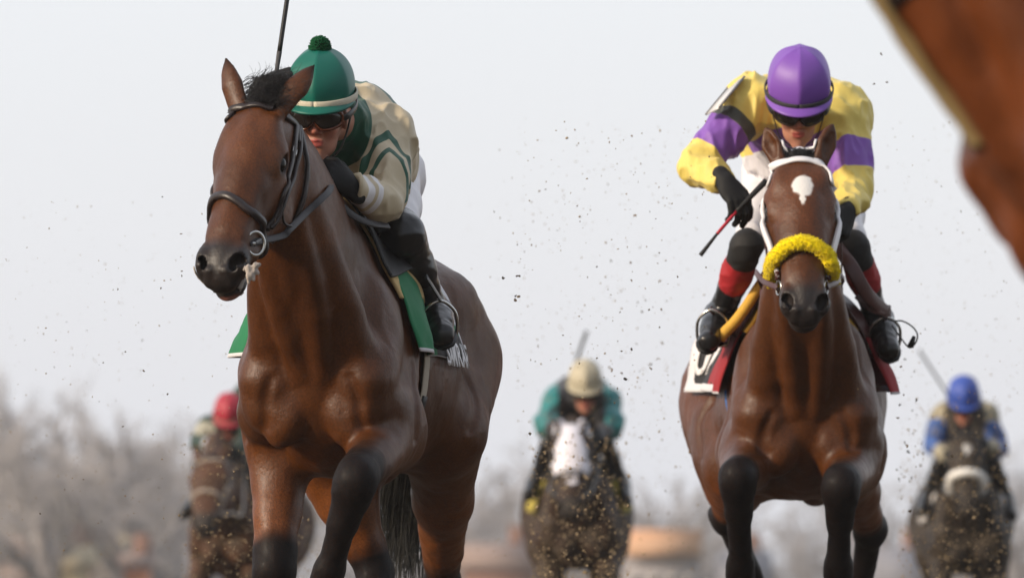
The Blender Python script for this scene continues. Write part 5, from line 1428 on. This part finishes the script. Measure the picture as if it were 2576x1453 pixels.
for i, (px, d, hh) in enumerate(spots):
    p = W(px, HZ, d); loc = (p[0], d, -.02); sc = hh/11*(1.62 if px < 480 else 1.5); rz = rg_.uniform(0, 6.28)
    if i < 4: t = trees[i]; t.location = loc; t.rotation_euler = (0, 0, rz); t.scale = (sc, sc, sc)
    else: copy_tree(trees[i % 4], loc, rz, sc, T_LAB)
def low_wood():
    """the scrub and far wood that reads as one grey mass under the trees"""
    rng = np.random.default_rng(8); mb = MB()
    for i in range(2600):
        x = rng.uniform(-42, 42); y = rng.uniform(335, 395); h = rng.uniform(1.5, 6.0) * (.8 + .35*math.sin(x*.31) + .2*math.sin(x*.83 + 1))
        for k in range(3):
            d = nrm(A(rng.normal(0, .35), rng.normal(0, .35), 1)); b = A(x, y, -.1); mb.tube([b, b + d*h*.5 + rng.normal(0, .15, 3), b + nrm(d + rng.normal(0, .3, 3))*h], [.05, .035, .01], 3, caps=False)
    tag(mb.obj('far_wood', M_TWIG), 'grey far wood behind the row of bare trees', 'wood', kind='stuff')
low_wood()
def wallm(name, c): return simple(name, c, .85, .2, ns=1.5, nb=.2, bd=.02)
M_PANE = simple('dark_window', (.03, .035, .04, 1), .1, .5, nb=0)
def house(px0, px1, ytop, d, depth, wall, roof, label, rh=1.6, nwin=3, flat=False, door=True):
    a = W(px0, ytop, d); b = W(px1, ytop, d); w = b[0] - a[0]; h = a[2]; root = empty('low_building' if flat else 'house'); root.location = ((a[0] + b[0])/2, d, 0); tag(root, label, 'building' if flat else 'house')
    hh = h if flat else h - rh; mb = MB(); mb.box((0, depth/2, hh/2 - .1), (w, depth, hh + .2)); mb.obj('wall', wall, root, False)
    if flat: mb = MB(); mb.box((0, depth/2, hh + .12), (w + .3, depth + .3, .24)); mb.obj('roof', roof, root, False)
    else:
        e = .3; V = [(-w/2-e, -e, hh), (w/2+e, -e, hh), (w/2+e, depth+e, hh), (-w/2-e, depth+e, hh), (-w/2-e, depth/2, h), (w/2+e, depth/2, h)]
        rf = MB().add(V, [(0, 1, 5, 4), (2, 3, 4, 5), (0, 4, 3), (1, 2, 5), (0, 3, 2, 1)]).obj('roof', roof, root, False)
        mb = MB(); mb.box((w*.25, depth*.55, h + .1), (.6, .6, 1.2)); mb.obj('chimney', M_BRICK, rf, False)
    for i in range(nwin):
        x = -w/2 + w*(i + .5)/nwin; mb = MB(); mb.box((x, -.03, hh*.55), (min(1.2, w/nwin*.55), .08, 1.2)); f = mb.obj('window', M_TRIM, root, False)
        mb = MB(); mb.box((x, -.075, hh*.55), (min(1.0, w/nwin*.45), .02, 1.0)); mb.obj('pane', M_PANE, f, False)
    if door: mb = MB(); mb.box((w*.12 - w/nwin*.5, -.04, 1.0), (.95, .08, 2.0)); mb.obj('door', M_DOOR, root, False)
M_BRICK = wallm('brown_brick', (.24, .13, .095, 1)); M_TRIM = wallm('white_trim', (.6, .58, .55, 1)); M_DOOR = wallm('grey_door', (.2, .2, .22, 1))
PEACH = wallm('peach_stucco', (.62, .38, .24, 1)); GREYW = wallm('grey_block', (.30, .28, .29, 1)); CREAM = wallm('cream_siding', (.62, .50, .30, 1)); ORANGE = wallm('orange_siding', (.72, .25, .10, 1))
SLATE = wallm('grey_shingle', (.22, .22, .25, 1)); REDR = wallm('brown_shingle', (.30, .22, .19, 1)); PALE = wallm('pale_siding', (.6, .6, .66, 1)); YROOF = wallm('tan_shingle', (.48, .40, .27, 1))
house(1575, 1762, 1347, 255, 9, GREYW, PEACH, 'flat roofed grey building with a deep peach fascia behind the centre horse', flat=True, nwin=4)
mbf = MB(); a_, b_ = W(1572, 1347, 254.6), W(1765, 1398, 254.6); mbf.box(((a_[0]+b_[0])/2, 254.75, (a_[2]+b_[2])/2), (b_[0]-a_[0], .4, a_[2]-b_[2])); fo = mbf.obj('fascia', PEACH, None, False)
lb = [o for o in COL.objects if o.name.startswith('low_building')][0]; fo.parent = lb; fo.location = -lb.location
house(1165, 1345, 1362, 262, 8, M_BRICK, REDR, 'brown brick house with a long roof left of the centre horse', rh=1.0, nwin=5)
house(312, 358, 1388, 240, 6, ORANGE, REDR, 'small bright orange house among the bare trees', rh=.5, nwin=1, door=False)
house(250, 335, 1330, 262, 7, CREAM, YROOF, 'cream house with a tan roof beside the orange house', nwin=2)
house(140, 205, 1368, 236, 6, CREAM, YROOF, 'cream house with a low roof behind the dark tree', rh=.8, nwin=2)
house(20, 105, 1345, 250, 7, PALE, REDR, 'pale house with a brown roof at the far left', nwin=2)
house(480, 560, 1362, 255, 7, M_BRICK, SLATE, 'brick house behind the red capped jockey', nwin=2)
house(1830, 1930, 1380, 270, 8, PALE, SLATE, 'pale house with a slate roof seen behind the black knees', nwin=3)
house(2230, 2330, 1372, 270, 8, GREYW, SLATE, 'grey house with a slate roof right of the star faced horse', nwin=3)

# ------------------------------------------------------------------ dirt kicked up by the hooves
def dirt():
    rng = np.random.default_rng(12); m = simple('damp_dirt', (.19, .135, .082, 1), .95, .15, ns=300, nb=.5, var=.45); md = simple('dark_dirt', (.12, .092, .066, 1), .95, .15, ns=300, nb=.5, var=.4)
    base = []
    for k in range(6):
        s = Solid(); 
        for j in range(4): s.ell(rng.normal(0, .55, 3)*.01, rng.uniform(.35, .9, 3)*.010, k=.004)
        s.post = lambda q, d, k=k: d + .0016*vnoise(q, 240, k)
        V, F = s.surface(.0020 if k < 3 else .0024); me = mesh_np('dirt_clod', V, F); me.materials.append(m if k % 2 else md); base.append(me)
    lab = 'small dark clod of dirt flying above the track'
    def clod(p, sc, k):
        o = bpy.data.objects.new('dirt_clod', base[k]); COL.objects.link(o); o.location = p; o.rotation_euler = tuple(rng.uniform(0, 6, 3)); o.scale = (sc, sc*rng.uniform(.6, 1), sc*rng.uniform(.6, 1)); tag(o, lab, 'dirt clod', 'dirt clods in the air')
    n = 0
    # (bearing box, depth range, how many, size range)
    for x0, x1, y0, y1, d0, d1, c, s0, s1 in [(1440, 1720, 300, 700, 20.5, 26, 24, .25, .75), (1240, 1330, 690, 760, 21, 22, 5, .5, .9), (1480, 1700, 700, 1000, 21, 26, 30, .3, .8), (2180, 2240, 110, 240, 21.5, 23, 3, .6, .8),
            (2255, 2310, 900, 1300, 22, 25, 26, .4, .9), (1130, 1420, 360, 900, 21, 27, 26, .25, .6), (2150, 2560, 300, 900, 22, 28, 28, .25, .55), (20, 480, 700, 1330, 20, 26, 34, .25, .6), (380, 480, 440, 760, 19, 21, 5, .4, .6),
            (1340, 1580, 1080, 1453, 25, 38, 44, .5, 1.0), (1600, 1760, 1000, 1453, 24, 32, 14, .3, .7), (470, 840, 1100, 1453, 24, 38, 30, .4, .9), (2270, 2540, 1020, 1453, 26, 40, 26, .5, 1.0)]:
        for i in range(c):
            u = rng.beta(2, 2); clod(W(x0 + (x1 - x0)*u, rng.uniform(y0, y1), rng.uniform(d0, d1)), rng.uniform(s0, s1)**1.3*.68, int(rng.integers(0, 6))); n += 1
    # the finer spray: beyond counting
    mb = MB(); lit = simple('spray_dirt', (.32, .24, .145, 1), .9, .2, ns=200, nb=.2, var=.3)
    O = np.array([(1,0,0),(-1,0,0),(0,1,0),(0,-1,0),(0,0,1),(0,0,-1)], float); OF = [(0,2,4),(2,1,4),(1,3,4),(3,0,4),(2,0,5),(1,2,5),(3,1,5),(0,3,5)]
    for x0, x1, y0, y1, d0, d1, c, s0, s1 in [(1335, 1585, 1090, 1460, 22.5, 32, 1050, .0022, .0070), (455, 850, 1080, 1460, 23, 33, 1100, .002, .006), (2260, 2545, 1000, 1460, 24, 33, 1100, .002, .0065), (1300, 1800, 300, 1100, 20.5, 30, 900, .0015, .0045),
            (0, 600, 500, 1400, 20, 30, 700, .0012, .0038), (2150, 2576, 300, 1000, 22, 32, 600, .0012, .0038), (1120, 1340, 500, 1400, 22, 36, 300, .0015, .004), (1580, 1780, 900, 1453, 23, 40, 300, .0015, .005)]:
        for i in range(c):
            r = rng.uniform(s0, s1)*(rng.random()**.7 + .3)*.8; mb.add(W(rng.uniform(x0, x1), y1 - (y1 - y0)*rng.random()**(1.3), rng.uniform(d0, d1)) + O*rng.uniform(.5, 1.3, 3)*r + rng.normal(0, .2, (6, 3))*r, OF)
    tag(mb.obj('dirt_spray', lit, None, False), 'fine spray of dirt thrown up behind the leaders', 'dirt', kind='stuff')
dirt()

# ------------------------------------------------------------------ the air over the far end of the track
def haze():
    m = bpy.data.materials.new('haze'); m.use_nodes = True; t = m.node_tree
    for n in list(t.nodes): t.nodes.remove(n)
    o = t.nodes.new('ShaderNodeOutputMaterial'); v = t.nodes.new('ShaderNodeVolumePrincipled')
    v.inputs['Color'].default_value = (.95, .955, .97, 1); v.inputs['Density'].default_value = HAZE; v.inputs['Anisotropy'].default_value = .2
    t.links.new(v.outputs[0], o.inputs['Volume'])
    mb = MB(); mb.box((0, 190, 9.0), (180, 480, 21)); tag(mb.obj('haze', m, None, False), 'thin winter haze hanging over the track', 'haze', kind='stuff')
HAZE = .0005
haze()
